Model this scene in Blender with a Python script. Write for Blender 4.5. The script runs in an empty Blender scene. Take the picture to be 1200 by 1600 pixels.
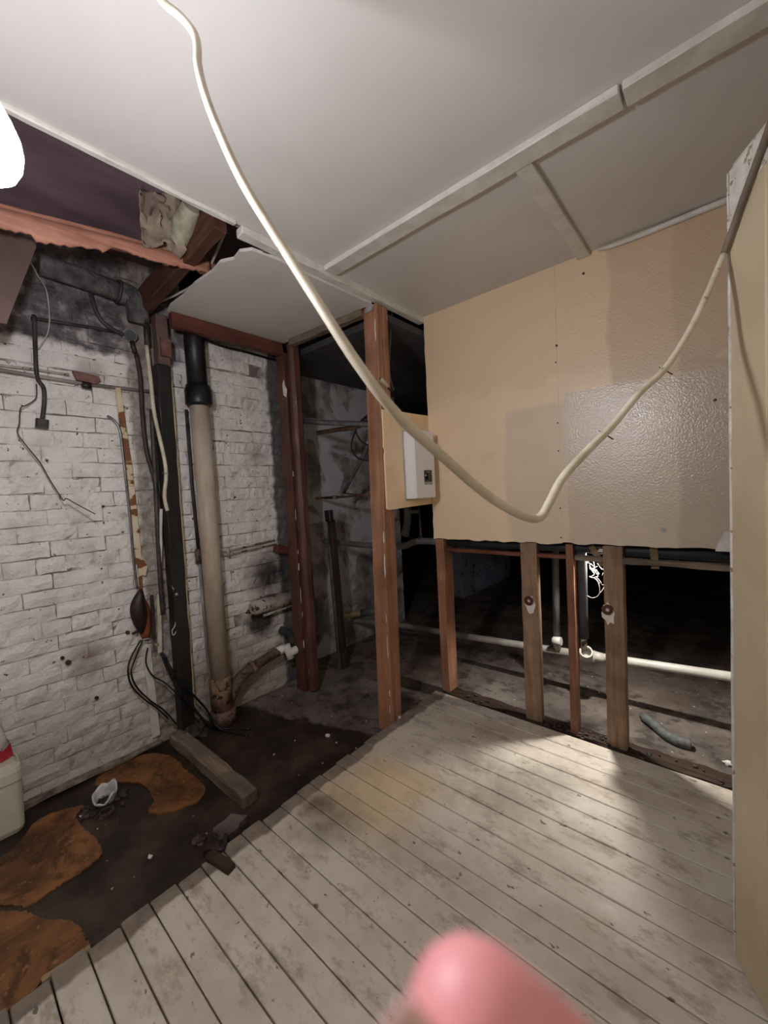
import bpy, bmesh, math, random
from mathutils import Vector, Matrix, noise

random.seed(7)
scene = bpy.context.scene
COL = scene.collection

# ------------------------------------------------------------------ camera
cam_d = bpy.data.cameras.new('camera')
cam_d.sensor_fit = 'VERTICAL'
cam_d.sensor_height = 24.0
cam_d.lens = 627.0 / 1600.0 * 24.0
cam_d.clip_start = 0.005
cam_d.clip_end = 60
cam = bpy.data.objects.new('camera', cam_d)
COL.objects.link(cam)
RIGHT = Vector((0.75655815, 0.65187521, -0.05175395))
DOWN = Vector((-0.00618768, -0.07200348, -0.99738519))
FWD = Vector((-0.65389714, 0.75490013, -0.05044123))
cm = Matrix.Identity(4)
for i in range(3):
    cm[i][0] = RIGHT[i]; cm[i][1] = -DOWN[i]; cm[i][2] = -FWD[i]
cm[2][3] = 1.3
cam.matrix_world = cm
cam_d.dof.use_dof = True
cam_d.dof.focus_distance = 2.0
cam_d.dof.aperture_fstop = 3.9
scene.camera = cam

# ------------------------------------------------------------------ world, exposure
world = bpy.data.worlds.new('world')
scene.world = world
world.use_nodes = True
bg = world.node_tree.nodes['Background']
bg.inputs[0].default_value = (0.8, 0.85, 1.0, 1)
bg.inputs[1].default_value = 0.0
scene.view_settings.view_transform = 'Standard'
scene.view_settings.look = 'None'
scene.view_settings.gamma = 1.0
scene.view_settings.use_curve_mapping = False
scene.view_settings.exposure = 0.15
scene.cycles.use_light_tree = False
scene.cycles.max_bounces = 6
scene.cycles.diffuse_bounces = 4
scene.cycles.glossy_bounces = 2
scene.cycles.transmission_bounces = 2
BULB_STRENGTH = 330.0      # bare bulb at the upper left
BULB_COLOR = (0.95, 0.945, 1.0)
LAMP2_POWER = 42.0          # inspection lamp behind the stud wall

# ------------------------------------------------------------------ mesh helpers
class MB:
    """collects verts and faces for one mesh"""
    def __init__(self): self.v = []; self.f = []; self.smooth = set()
    def add(self, vs, fs, smooth=False):
        o = len(self.v); n = len(self.f)
        self.v += [tuple(p) for p in vs]
        self.f += [tuple(i + o for i in f) for f in fs]
        if smooth: self.smooth |= set(range(n, n + len(fs)))
        return self
    def box(self, a, b, bev=0.0):
        x0, y0, z0 = a; x1, y1, z1 = b
        if bev <= 0:
            vs = [(x, y, z) for z in (z0, z1) for y in (y0, y1) for x in (x0, x1)]
            return self.add(vs, [(0, 2, 3, 1), (4, 5, 7, 6), (0, 1, 5, 4), (2, 6, 7, 3), (0, 4, 6, 2), (1, 3, 7, 5)])
        return self.bar(((x0 + x1) / 2, (y0 + y1) / 2, z0), ((x0 + x1) / 2, (y0 + y1) / 2, z1), x1 - x0, y1 - y0, up=(0, 1, 0), bev=bev)
    def bar(self, p0, p1, w, h, up=(0, 0, 1), bev=0.003, seg=1, jit=0.0, seed=0, bow=0.0):
        """rectangular timber from p0 to p1; h measured along `up`, w across it"""
        p0 = Vector(p0); p1 = Vector(p1); d = (p1 - p0).normalized()
        u = Vector(up); u = (u - d * u.dot(d)).normalized(); s = d.cross(u)
        rnd = random.Random(seed)
        a, b, c = w / 2, h / 2, min(bev, w / 3, h / 3)
        prof = [(-a + c, -b), (a - c, -b), (a, -b + c), (a, b - c), (a - c, b), (-a + c, b), (-a, b - c), (-a, -b + c)]
        vs, fs = [], []
        L = (p1 - p0).length
        ts = [0, min(c / L, .02)] + [k / seg for k in range(1, seg)] + [1 - min(c / L, .02), 1]
        for k, t in enumerate(ts):
            sc = 1.0 if 0 < k < len(ts) - 1 else 1 - 2 * c / max(w, h)
            for (x, y) in prof:
                q = p0 + (p1 - p0) * t + s * (x * sc + rnd.uniform(-jit, jit) + bow * math.sin(t * 3.14)) + u * (y * sc + rnd.uniform(-jit, jit))
                vs.append(q)
        n = 8
        for k in range(len(ts) - 1):
            for i in range(n):
                j = (i + 1) % n
                fs.append((k * n + i, k * n + j, (k + 1) * n + j, (k + 1) * n + i))
        fs.append(tuple(reversed(range(n)))); fs.append(tuple(range((len(ts) - 1) * n, len(ts) * n)))
        return self.add(vs, fs)
    def tube(self, pts, r, n=10, caps=True, smooth_path=0):
        pts = [Vector(p) for p in pts]
        rs = list(r) if isinstance(r, (list, tuple)) else [r] * len(pts)
        if smooth_path:
            np_, nr = [], []
            for i in range(len(pts) - 1):
                a = pts[max(i - 1, 0)]; b = pts[i]; c = pts[i + 1]; d = pts[min(i + 2, len(pts) - 1)]
                for k in range(smooth_path):
                    t = k / smooth_path
                    np_.append(0.5 * ((2 * b) + (c - a) * t + (2 * a - 5 * b + 4 * c - d) * t * t + (3 * b - 3 * c + d - a) * t ** 3))
                    nr.append(rs[i] + (rs[i + 1] - rs[i]) * t)
            np_.append(pts[-1]); nr.append(rs[-1]); pts, rs = np_, nr
        m = len(pts); tang = []
        for i in range(m):
            t = pts[min(i + 1, m - 1)] - pts[max(i - 1, 0)]
            tang.append(t.normalized() if t.length > 1e-9 else Vector((0, 0, 1)))
        ref = Vector((0, 0, 1)) if abs(tang[0].z) < .9 else Vector((1, 0, 0))
        u = (ref - tang[0] * ref.dot(tang[0])).normalized()
        vs, fs = [], []
        for i in range(m):
            u = (u - tang[i] * u.dot(tang[i])).normalized(); w = tang[i].cross(u)
            for k in range(n):
                a = 2 * math.pi * k / n
                vs.append(pts[i] + (u * math.cos(a) + w * math.sin(a)) * rs[i])
        for i in range(m - 1):
            for k in range(n):
                j = (k + 1) % n
                fs.append((i * n + k, i * n + j, (i + 1) * n + j, (i + 1) * n + k))
        self.add(vs, fs, smooth=True)
        if caps:
            o = len(self.v) - len(vs)
            self.f.append(tuple(o + k for k in reversed(range(n)))); self.f.append(tuple(o + (m - 1) * n + k for k in range(n)))
        return self
    def pipe_ring(self, p0, p1, r_out, r_in, n=16):
        """open hollow tube with wall thickness"""
        p0 = Vector(p0); p1 = Vector(p1); d = (p1 - p0).normalized()
        ref = Vector((0, 0, 1)) if abs(d.z) < .9 else Vector((1, 0, 0))
        u = (ref - d * ref.dot(d)).normalized(); w = d.cross(u); vs = []
        for (p, r) in ((p0, r_out), (p1, r_out), (p1, r_in), (p0, r_in)):
            for k in range(n):
                a = 2 * math.pi * k / n; vs.append(p + (u * math.cos(a) + w * math.sin(a)) * r)
        fs = []
        for q in range(4):
            for k in range(n):
                j = (k + 1) % n; q2 = (q + 1) % 4
                fs.append((q * n + k, q * n + j, q2 * n + j, q2 * n + k))
        return self.add(vs, fs, smooth=False)
    def slab(self, outline, z0, z1, sub=None):
        """flat piece with a free outline in x,y"""
        n = len(outline)
        vs = [(x, y, z0) for x, y in outline] + [(x, y, z1) for x, y in outline]
        fs = [tuple(reversed(range(n))), tuple(range(n, 2 * n))] + [(i, (i + 1) % n, n + (i + 1) % n, n + i) for i in range(n)]
        return self.add(vs, fs)
    def plate(self, outline, origin, u, v, t):
        """flat piece with a free outline in the plane (u, v), thickness t along u x v"""
        u = Vector(u).normalized(); v = Vector(v).normalized(); w = u.cross(v); o = Vector(origin); n = len(outline)
        vs = [o + u * a + v * b for a, b in outline] + [o + u * a + v * b + w * t for a, b in outline]
        fs = [tuple(reversed(range(n))), tuple(range(n, 2 * n))] + [(i, (i + 1) % n, n + (i + 1) % n, n + i) for i in range(n)]
        return self.add(vs, fs)
    def sheet(self, fn, nu, nv, t=0.002):
        """curved sheet p = fn(s, t), given a back side a little behind"""
        g = [[Vector(fn(i / nu, j / nv)) for j in range(nv + 1)] for i in range(nu + 1)]
        vs, fs = [], []
        for side in (0, 1):
            for i in range(nu + 1):
                for j in range(nv + 1):
                    a = g[min(i + 1, nu)][j] - g[max(i - 1, 0)][j]; b = g[i][min(j + 1, nv)] - g[i][max(j - 1, 0)]
                    n = a.cross(b); n = n.normalized() if n.length > 1e-12 else Vector((0, 0, 1))
                    vs.append(g[i][j] - n * t * side)
        W = nv + 1; N = (nu + 1) * W
        for i in range(nu):
            for j in range(nv):
                a, b, c, d = i * W + j, (i + 1) * W + j, (i + 1) * W + j + 1, i * W + j + 1
                fs.append((a, b, c, d)); fs.append((N + d, N + c, N + b, N + a))
        rim = [i * W for i in range(nu + 1)] + [nu * W + j for j in range(1, nv + 1)] + [i * W + nv for i in range(nu - 1, -1, -1)] + [j for j in range(nv - 1, 0, -1)]
        for k in range(len(rim)):
            a, b = rim[k], rim[(k + 1) % len(rim)]
            fs.append((b, a, N + a, N + b))
        return self.add(vs, fs, smooth=True)
    def blob(self, c, r, seed=0, rough=.25, n=6, squash=(1, 1, 1)):
        rnd = random.Random(seed); vs = []; fs = []
        m = n * 2
        for i in range(n + 1):
            th = math.pi * i / n
            for k in range(m):
                ph = 2 * math.pi * k / m
                rr = r * (1 + (rnd.uniform(-rough, rough) if 0 < i < n else 0))
                vs.append((c[0] + rr * squash[0] * math.sin(th) * math.cos(ph), c[1] + rr * squash[1] * math.sin(th) * math.sin(ph), c[2] + rr * squash[2] * math.cos(th)))
        for i in range(n):
            for k in range(m):
                j = (k + 1) % m
                fs.append((i * m + k, (i + 1) * m + k, (i + 1) * m + j, i * m + j))
        return self.add(vs, fs, smooth=rough < .1)

def finish_mesh(name, mb, off, mat):
    me = bpy.data.meshes.new(name)
    me.from_pydata([(x - off[0], y - off[1], z - off[2]) for x, y, z in mb.v], [], mb.f)
    me.validate()
    if mb.smooth:
        fl = [False] * len(me.polygons)
        if len(me.polygons) == len(mb.f):
            for i in mb.smooth: fl[i] = True
        me.polygons.foreach_set('use_smooth', fl)
    bm = bmesh.new(); bm.from_mesh(me); bmesh.ops.recalc_face_normals(bm, faces=bm.faces); bm.to_mesh(me); bm.free()
    if mat: me.materials.append(mat)
    me.update()
    return me

WORLD = {}      # object name -> accumulated world offset
def tag(o, label=None, cat=None, group=None, kind=None):
    if label: o['label'] = label
    if cat: o['category'] = cat
    if group: o['group'] = group
    if kind: o['kind'] = kind
    return o
def empty(name, loc, label=None, cat=None, group=None, kind=None):
    o = bpy.data.objects.new(name, None); o.empty_display_size = .05
    COL.objects.link(o); o.location = loc; WORLD[o.name] = tuple(loc)
    return tag(o, label, cat, group, kind)
def part(name, mb, mat, parent, label=None, kind=None):
    off = WORLD[parent.name]
    o = bpy.data.objects.new(name, finish_mesh(name, mb, off, mat))
    COL.objects.link(o); o.parent = parent; WORLD[o.name] = off
    return tag(o, label, kind=kind)
def single(name, mb, mat, label=None, cat=None, group=None, kind=None):
    xs = [v[0] for v in mb.v]; ys = [v[1] for v in mb.v]; zs = [v[2] for v in mb.v]
    off = ((min(xs) + max(xs)) / 2, (min(ys) + max(ys)) / 2, min(zs))
    o = bpy.data.objects.new(name, finish_mesh(name, mb, off, mat))
    COL.objects.link(o); o.location = off; WORLD[o.name] = off
    return tag(o, label, cat, group, kind)

def smooth_loop(pts, n=4):
    P = [Vector(p_) for p_ in pts]; L = len(P); out = []
    for i in range(L):
        a, b, c, d = P[i - 1], P[i], P[(i + 1) % L], P[(i + 2) % L]
        for k in range(n):
            t = k / n; out.append(0.5 * ((2 * b) + (c - a) * t + (2 * a - 5 * b + 4 * c - d) * t * t + (3 * b - 3 * c + d - a) * t ** 3))
    return out
# ------------------------------------------------------------------ material helpers
def srgb(r, g, b):
    def c(v):
        v /= 255.0
        return v / 12.92 if v <= .04045 else ((v + .055) / 1.055) ** 2.4
    return (c(r), c(g), c(b), 1)
class Mat:
    def __init__(self, name, rough=.6, spec=.4, metal=0.0):
        self.m = bpy.data.materials.new(name); self.m.use_nodes = True
        self.t = self.m.node_tree; self.b = self.t.nodes['Principled BSDF']
        self.b.inputs['Roughness'].default_value = rough
        self.b.inputs['Specular IOR Level'].default_value = spec
        self.b.inputs['Metallic'].default_value = metal
        g = self.t.nodes.new('ShaderNodeNewGeometry'); self.pos = g.outputs['Position']
    def n(self, typ, **kw):
        x = self.t.nodes.new(typ)
        for k, v in kw.items(): setattr(x, k, v)
        return x
    def link(self, a, b): self.t.links.new(a, b)
    def noise(self, scale, detail=5, rough=.6, stretch=(1, 1, 1), off=(0, 0, 0), dist=0.0):
        mp = self.n('ShaderNodeMapping'); mp.inputs['Scale'].default_value = stretch; mp.inputs['Location'].default_value = off
        self.link(self.pos, mp.inputs['Vector'])
        x = self.n('ShaderNodeTexNoise'); x.inputs['Scale'].default_value = scale; x.inputs['Detail'].default_value = min(detail, 4)
        x.inputs['Roughness'].default_value = rough; x.inputs['Distortion'].default_value = dist
        self.link(mp.outputs[0], x.inputs['Vector'])
        return x.outputs['Fac']
    def ramp(self, fac, stops):
        x = self.n('ShaderNodeValToRGB'); e = x.color_ramp.elements
        while len(e) < len(stops): e.new(.5)
        for i, (p, c) in enumerate(stops):
            e[i].position = p; e[i].color = c if isinstance(c, tuple) else (c, c, c, 1)
        self.link(fac, x.inputs[0]); return x.outputs[0]
    def mix(self, fac, a, b, mode='MIX'):
        x = self.n('ShaderNodeMix', data_type='RGBA', blend_type=mode)
        for s, v in ((0, fac), (6, a), (7, b)):
            if isinstance(v, (float, int)): x.inputs[s].default_value = v
            elif isinstance(v, tuple): x.inputs[s].default_value = v
            else: self.link(v, x.inputs[s])
        return x.outputs[2]
    def math(self, op, a, b=None, c=None):
        x = self.n('ShaderNodeMath', operation=op)
        for i, v in enumerate((a, b, c)):
            if v is None: continue
            if isinstance(v, (float, int)): x.inputs[i].default_value = v
            else: self.link(v, x.inputs[i])
        return x.outputs[0]
    def xyz(self):
        x = self.n('ShaderNodeSeparateXYZ'); self.link(self.pos, x.inputs[0]); return x.outputs
    def band(self, val, a, b, soft, wob=None):
        """1 inside a..b, soft edges, edges wobbled by a noise"""
        v = self.math('ADD', val, wob) if wob is not None else val
        m1 = self.n('ShaderNodeMapRange'); m1.inputs[1].default_value = a - soft; m1.inputs[2].default_value = a + soft
        m2 = self.n('ShaderNodeMapRange'); m2.inputs[1].default_value = b - soft; m2.inputs[2].default_value = b + soft
        m2.inputs[3].default_value = 1; m2.inputs[4].default_value = 0
        self.link(v, m1.inputs[0]); self.link(v, m2.inputs[0])
        return self.math('MULTIPLY', m1.outputs[0], m2.outputs[0])
    def ball(self, c, r, soft, wob=None):
        x = self.n('ShaderNodeVectorMath', operation='DISTANCE'); self.link(self.pos, x.inputs[0]); x.inputs[1].default_value = c
        v = x.outputs['Value']
        if wob is not None: v = self.math('ADD', v, wob)
        m = self.n('ShaderNodeMapRange'); m.inputs[1].default_value = r - soft; m.inputs[2].default_value = r + soft
        m.inputs[3].default_value = 1; m.inputs[4].default_value = 0; self.link(v, m.inputs[0])
        return m.outputs[0]
    def wob(self, scale, amp, off=(0, 0, 0)):
        scale = min((4, 8, 16), key=lambda k: abs(math.log(k / scale)))
        if not hasattr(self, '_w'): self._w = {}
        if scale not in self._w: self._w[scale] = self.math('SUBTRACT', self.noise(scale, 3, off=off), .5)
        return self.math('MULTIPLY', self._w[scale], amp)
    def color(self, c):
        if isinstance(c, tuple): self.b.inputs['Base Color'].default_value = c
        else: self.link(c, self.b.inputs['Base Color'])
    def bump(self, h, strength=.3, dist=.01):
        x = self.n('ShaderNodeBump'); x.inputs['Strength'].default_value = strength; x.inputs['Distance'].default_value = dist
        self.link(h, x.inputs['Height']); self.link(x.outputs[0], self.b.inputs['Normal'])
    def rough(self, f): self.link(f, self.b.inputs['Roughness'])

def simple(name, c1, c2, scale=12, rough=.6, spec=.4, metal=0.0, bump=.2, stretch=(1, 1, 1), bdist=.004, lo=.35, hi=.65, spots=None, spot_at=.68, spot_scale=40):
    m = Mat(name, rough, spec, metal)
    f = m.noise(scale, 6, stretch=stretch)
    col = m.ramp(f, [(lo, c1), (hi, c2)])
    if spots:
        s = m.noise(spot_scale, 3, stretch=stretch, off=(3, 1, 7))
        col = m.mix(m.ramp(s, [(spot_at, 0.0), (spot_at + .03, 1.0)]), col, spots)
    m.color(col)
    if bump: m.bump(m.noise(scale * 3, 5, stretch=stretch), bump, bdist)
    return m.m

def wood(name, c1, c2, axis='Z', rough=.65, flakes=None, flake_at=.66, spec=.3):
    """timber with grain running along one axis"""
    st = {'X': (1.2, 22, 22), 'Y': (22, 1.2, 22), 'Z': (22, 22, 1.2)}[axis]
    m = Mat(name, rough, spec)
    g = m.noise(1.6, 6, .7, stretch=st, dist=.4)
    big = m.noise(5, 3)
    col = m.ramp(g, [(.3, c1), (.7, c2)])
    col = m.mix(m.ramp(big, [(.4, 0.0), (.75, .6)]), col, tuple(v * .45 for v in c1[:3]) + (1,))
    if flakes:
        st2 = tuple(math.sqrt(s) * .9 for s in st)
        fl = m.noise(6, 5, .65, stretch=st2, off=(5, 2, 9))
        col = m.mix(m.ramp(fl, [(flake_at, 0.0), (flake_at + .02, 1.0)]), col, flakes)
    m.color(col)
    m.bump(g, .35, .004)
    return m.m

# ------------------------------------------------------------------ materials
# painted brick
def brick_material(joint):
    m = Mat('dirty_painted_mortar' if joint else 'painted_brick', .62, .35)
    x, y, z = m.xyz()
    f = m.noise(7, 6)
    paint = m.ramp(f, [(.25, srgb(214, 208, 202)), (.5, srgb(240, 236, 231)), (.75, srgb(246, 243, 239))])
    dirt = m.noise(16, 8, .7, off=(2, 5, 1))
    col = m.mix(m.ramp(dirt, [(.58, 0.0), (.76, .6)]), paint, srgb(140, 124, 112))
    chips = m.noise(38, 4, .6, off=(9, 1, 4))
    col = m.mix(m.ramp(chips, [(.66, 0.0), (.69, 1.0)]), col, srgb(74, 56, 48))
    if joint: col = m.mix(m.ramp(m.noise(6, 5, .6, off=(6, 2, 8)), [(.42, .1), (.6, .95)]), col, srgb(124, 110, 100))
    # grubbier, greenish paint near the floor
    low = m.band(z, -1, .35, .28, m.wob(4, .5))
    col = m.mix(m.math('MULTIPLY', low, .72), col, m.mix(m.noise(9, 5, off=(4, 4, 4)), srgb(160, 152, 136), srgb(206, 196, 182)))
    # bare, sooty masonry above the old ceiling line
    up = m.band(z, 2.09, 9, .015, m.wob(9, .16, (1, 8, 2)))
    bare = m.ramp(m.noise(11, 8, .7, off=(3, 3, 3)), [(.3, srgb(60, 58, 60)), (.52, srgb(116, 112, 114)), (.72, srgb(200, 196, 196))])
    left = m.band(y, -9, 1.06, .04, m.wob(8, .1))
    col = m.mix(m.math('MULTIPLY', up, left), col, bare)
    # unpainted strip where a partition used to meet the wall
    st = m.band(y, .785, .93, .012, m.wob(14, .05))
    col = m.mix(m.math('MULTIPLY', st, .85), col, m.ramp(m.noise(20, 6, off=(1, 1, 1)), [(.3, srgb(112, 98, 88)), (.7, srgb(190, 180, 168))]))
    # grey cement edge beside the red post
    ce = m.band(y, 1.655, 9, .012, m.wob(10, .06))
    col = m.mix(ce, col, m.ramp(m.noise(14, 5), [(.3, srgb(92, 90, 92)), (.7, srgb(122, 118, 118))]))
    # soot stains around the broken pipe; lower one also paints the hole's darkness
    s1 = m.ball((-2.44, 1.57, .77), .15, .09, m.wob(12, .12))
    s2 = m.ball((-2.44, 1.49, .46), .11, .04, m.wob(12, .09))
    col = m.mix(m.math('MULTIPLY', m.math('MAXIMUM', s1, s2), .93), col, srgb(26, 25, 26))
    # brown water stains
    for (c, r, k) in (((-2.44, .50, .55), .07, .7), ((-2.44, 1.53, 1.60), .06, .5), ((-2.44, 1.2, .1), .2, .6), ((-2.44, .62, 1.98), .05, .5)):
        col = m.mix(m.math('MULTIPLY', m.ball(c, r, r * .9, m.wob(18, r * 1.6)), k), col, srgb(104, 72, 52))
    m.color(col)
    h = m.math('ADD', m.noise(20, 8, .65), m.math('MULTIPLY', m.noise(70, 4), .35))
    m.bump(h, .9, .014)
    return m.m
M_BRICK = brick_material(False)
M_MORTAR = brick_material(True)
def render_material():
    m = Mat('grey_render', .85, .2)
    f = m.noise(5, 8, .65)
    col = m.ramp(f, [(.35, srgb(112, 108, 107)), (.5, srgb(156, 152, 150)), (.62, srgb(196, 192, 190))])
    w = m.noise(2.2, 6, .6, off=(4, 2, 0), dist=.6)
    col = m.mix(m.ramp(w, [(.5, 0.0), (.54, .85)]), col, srgb(212, 212, 216))
    m.color(col); m.bump(m.noise(12, 8), .9, .015)
    return m.m
M_RENDER = render_material()
def ceiling_material():
    m = Mat('ceiling_paint', .5, .35)
    f = m.noise(1.3, 4, .5, dist=.5)
    col = m.ramp(f, [(.3, srgb(205, 202, 197)), (.7, srgb(222, 219, 215))])
    m.color(col); m.bump(m.noise(90, 3), .06, .002)
    return m.m
M_CEIL = ceiling_material()
M_WHITEWOOD = simple('white_painted_timber', srgb(206, 202, 194), srgb(226, 223, 217), 14, .5, bump=.2, spots=srgb(120, 100, 84), spot_at=.73)
def panel_material():
    m = Mat('beige_wall_paint', .34, .75)
    x, y, z = m.xyz()
    w1 = m.wob(7, .05)
    base = m.mix(m.noise(1.6, 4), srgb(246, 221, 188), srgb(238, 210, 174))
    # later coats of a greyer tone in big patches
    grey = m.ramp(m.noise(2.3, 4, off=(3, 1, 1)), [(.35, srgb(214, 196, 170)), (.65, srgb(222, 204, 180))])
    a = m.math('MULTIPLY', m.band(x, -.93, 9, .012, m.wob(4, .12)), m.band(z, -1, 1.70, .012, w1))
    col = m.mix(m.math('MULTIPLY', a, .75), base, grey)
    b = m.math('MULTIPLY', m.band(x, -.62, 9, .012, w1), m.band(m.math('ADD', z, m.math('MULTIPLY', x, .02)), -1, 1.73, .008, m.wob(9, .03)))
    col = m.mix(m.math('MULTIPLY', b, .8), col, srgb(208, 192, 174))
    c = m.band(x, -.17, 9, .01, m.wob(3, .1))
    col = m.mix(m.math('MULTIPLY', c, .55), col, srgb(178, 162, 144))
    d = m.math('MULTIPLY', m.band(x, -.42, 9, .012, m.wob(3, .1)), m.band(z, 1.73, 9, .01, m.wob(9, .03)))
    col = m.mix(m.math('MULTIPLY', d, .5), col, srgb(178, 152, 126))
    top = m.band(z, 1.82, 9, .03, m.wob(4, .3))
    col = m.mix(m.math('MULTIPLY', top, .35), col, srgb(220, 188, 152))
    # filler smears along the joint and at the left
    s = m.math('MULTIPLY', m.band(x, -.70, -.60, .02, m.wob(6, .1)), m.ramp(m.noise(5, 5), [(.5, 0.0), (.62, .5)]))
    col = m.mix(s, col, srgb(222, 200, 168))
    s2 = m.ramp(m.noise(4, 6, .6, stretch=(1, 1, 2.5), off=(2, 0, 5)), [(.6, 0.0), (.68, .45)])
    col = m.mix(s2, col, srgb(228, 206, 178))
    m.color(col)
    h = m.noise(130, 3, .5)
    m.bump(h, .7, .0024)
    m.rough(m.math('SUBTRACT', m.ramp(m.noise(4, 4), [(.3, .36), (.7, .46)]), m.math('MULTIPLY', b, .20)))
    return m.m
M_PANEL = panel_material()
M_HBOARD = simple('bare_beige_board', srgb(234, 204, 164), srgb(242, 216, 180), 5, .7, bump=.08, spots=srgb(232, 226, 214), spot_at=.7, spot_scale=9)
M_DOOR = simple('cream_door_paint', srgb(188, 172, 142), srgb(204, 188, 158), 3, .42, bump=.12, spots=srgb(224, 220, 210), spot_at=.76, spot_scale=14)
M_DOOREDGE = simple('worn_white_paint', srgb(200, 194, 180), srgb(228, 226, 220), 18, .6, bump=.4, spots=srgb(150, 132, 108), spot_at=.62)
def plank_material():
    m = Mat('worn_floor_paint', .5, .45)
    x, y, z = m.xyz()
    oi = m.n('ShaderNodeObjectInfo')
    f = m.noise(4, 7, .65)
    col = m.ramp(f, [(.3, srgb(196, 185, 170)), (.55, srgb(220, 211, 198)), (.8, srgb(228, 220, 208))])
    col = m.mix(m.ramp(oi.outputs['Random'], [(0.0, 0.0), (1.0, .22)]), col, srgb(190, 176, 158))
    sc = m.noise(13, 8, .75, stretch=(.5, 1, 1), off=(1, 6, 2))
    col = m.mix(m.ramp(sc, [(.53, 0.0), (.66, .62)]), col, srgb(146, 130, 114))
    sp = m.noise(32, 4, .6, stretch=(.6, 1, 1), off=(7, 2, 2))
    col = m.mix(m.ramp(sp, [(.65, 0.0), (.69, .8)]), col, srgb(78, 64, 54))
    st = m.noise(2.2, 5, .7, off=(8, 3, 0))
    col = m.mix(m.ramp(st, [(.56, 0.0), (.72, .5)]), col, srgb(176, 150, 120))
    # yellowed patch by the post
    yp = m.math('MULTIPLY', m.band(x, -1.36, -.98, .08, m.wob(6, .16)), m.band(y, 1.02, 1.42, .08, m.wob(6, .16)))
    col = m.mix(m.math('MULTIPLY', yp, .62), col, srgb(222, 194, 146))
    # dark scorch by the edge
    for (c, r, k) in (((-1.22, .98, 0), .10, .55), ((-1.33, 1.01, 0), .05, .7), ((-.72, 1.55, 0), .13, .45), ((-.60, 1.72, 0), .1, .4), ((-.95, 1.62, 0), .07, .4)):
        col = m.mix(m.math('MULTIPLY', m.ball(c, r, r * .8, m.wob(16, r * 1.5)), k), col, srgb(92, 70, 52))
    # strip that lay under the partition, never painted
    e = m.band(x, -9, -1.385, .006, m.wob(5, .11))
    col = m.mix(m.math('MULTIPLY', e, .8), col, m.ramp(m.noise(12, 5), [(.3, srgb(70, 56, 46)), (.7, srgb(134, 118, 102))]))
    m.color(col)
    m.bump(m.math('ADD', m.noise(30, 6, .7, stretch=(.15, 1, 1)), m.math('MULTIPLY', sc, .5)), .35, .003)
    m.rough(m.ramp(sc, [(.35, .42), (.7, .65)]))
    return m.m
M_PLANK = plank_material()
def concrete_material():
    m = Mat('damp_concrete', .5, .4)
    x, y, z = m.xyz()
    dry = m.ramp(m.noise(3.5, 8, .7), [(.3, srgb(80, 73, 68)), (.5, srgb(112, 103, 96)), (.7, srgb(136, 126, 116))])
    dry = m.mix(m.ramp(m.noise(8, 6, .7, off=(5, 5, 5)), [(.5, 0.0), (.62, .75)]), dry, srgb(54, 46, 41))
    dry = m.mix(m.ramp(m.noise(2, 4, off=(1, 9, 5)), [(.5, 0.0), (.7, .4)]), dry, srgb(116, 88, 70))
    wet = m.ramp(m.noise(5, 6, .6), [(.32, srgb(28, 21, 17)), (.5, srgb(48, 39, 32)), (.68, srgb(74, 63, 52))])
    ww = m.band(m.math('ADD', y, m.math('MULTIPLY', x, -.25)), -9, 1.93, .02, m.wob(5, .35))
    ww2 = m.band(x, -9, -1.3, .02)
    ww = m.math('MULTIPLY', ww, ww2)
    m.color(m.mix(ww, dry, wet))
    m.rough(m.ramp(ww, [(0.0, .85), (1.0, .45)]))
    m.bump(m.noise(14, 8, .65), .35, .006)
    return m.m
M_CONC = concrete_material()
def screed():
    m = Mat('orange_screed', .4, .4)
    a = m.noise(3.2, 7, .68, dist=.8)
    col = m.ramp(a, [(.30, srgb(74, 48, 30)), (.47, srgb(112, 72, 40)), (.62, srgb(150, 100, 58))])
    b = m.noise(9, 7, .7, off=(4, 7, 2), dist=.5)
    col = m.mix(m.ramp(b, [(.52, 0.0), (.64, .75)]), col, srgb(60, 40, 27))
    c = m.noise(40, 4, .6, off=(1, 2, 2))
    col = m.mix(m.ramp(c, [(.62, 0.0), (.68, .6)]), col, srgb(172, 130, 86))
    m.color(col); m.bump(m.noise(18, 6), .4, .006); m.rough(m.ramp(b, [(.4, .36), (.7, .6)]))
    return m.m
M_ORANGE = screed()
M_SCREEDEDGE = simple('pale_edge', srgb(150, 128, 98), srgb(180, 158, 122), 14, .6)
M_REDWOOD = wood('red_stained_timber', srgb(82, 50, 42), srgb(112, 72, 60), 'Z', .5, srgb(196, 178, 162), .69, .45)
M_REDWOOD_Y = wood('red_stained_beam', srgb(88, 50, 42), srgb(116, 68, 56), 'Y', .55)
M_REDWOOD_X = wood('red_stained_rail', srgb(96, 52, 38), srgb(134, 82, 60), 'X', .55, srgb(196, 176, 156), .76)
M_POST = wood('orange_brown_timber', srgb(138, 96, 72), srgb(182, 132, 102), 'Z', .6, srgb(218, 200, 182), .69, .35)
M_STUD = wood('weathered_stud_timber', srgb(124, 97, 76), srgb(172, 143, 116), 'Z', .75, srgb(92, 66, 48), .68)
M_STUDRED = wood('reddish_stud_timber', srgb(112, 76, 58), srgb(152, 108, 82), 'Z', .6)
M_OLDWOOD = wood('old_grey_timber', srgb(98, 84, 70), srgb(150, 134, 116), 'X', .8)
M_DARKWOOD = wood('dirty_sole_timber', srgb(46, 34, 28), srgb(78, 60, 48), 'X', .8, srgb(168, 156, 142), .74)
M_JOIST = wood('brown_joist', srgb(72, 46, 36), srgb(112, 76, 58), 'X', .7)
M_BEAMORANGE = wood('split_orange_timber', srgb(164, 108, 90), srgb(212, 156, 132), 'Y', .6, srgb(224, 202, 190), .70)
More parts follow.
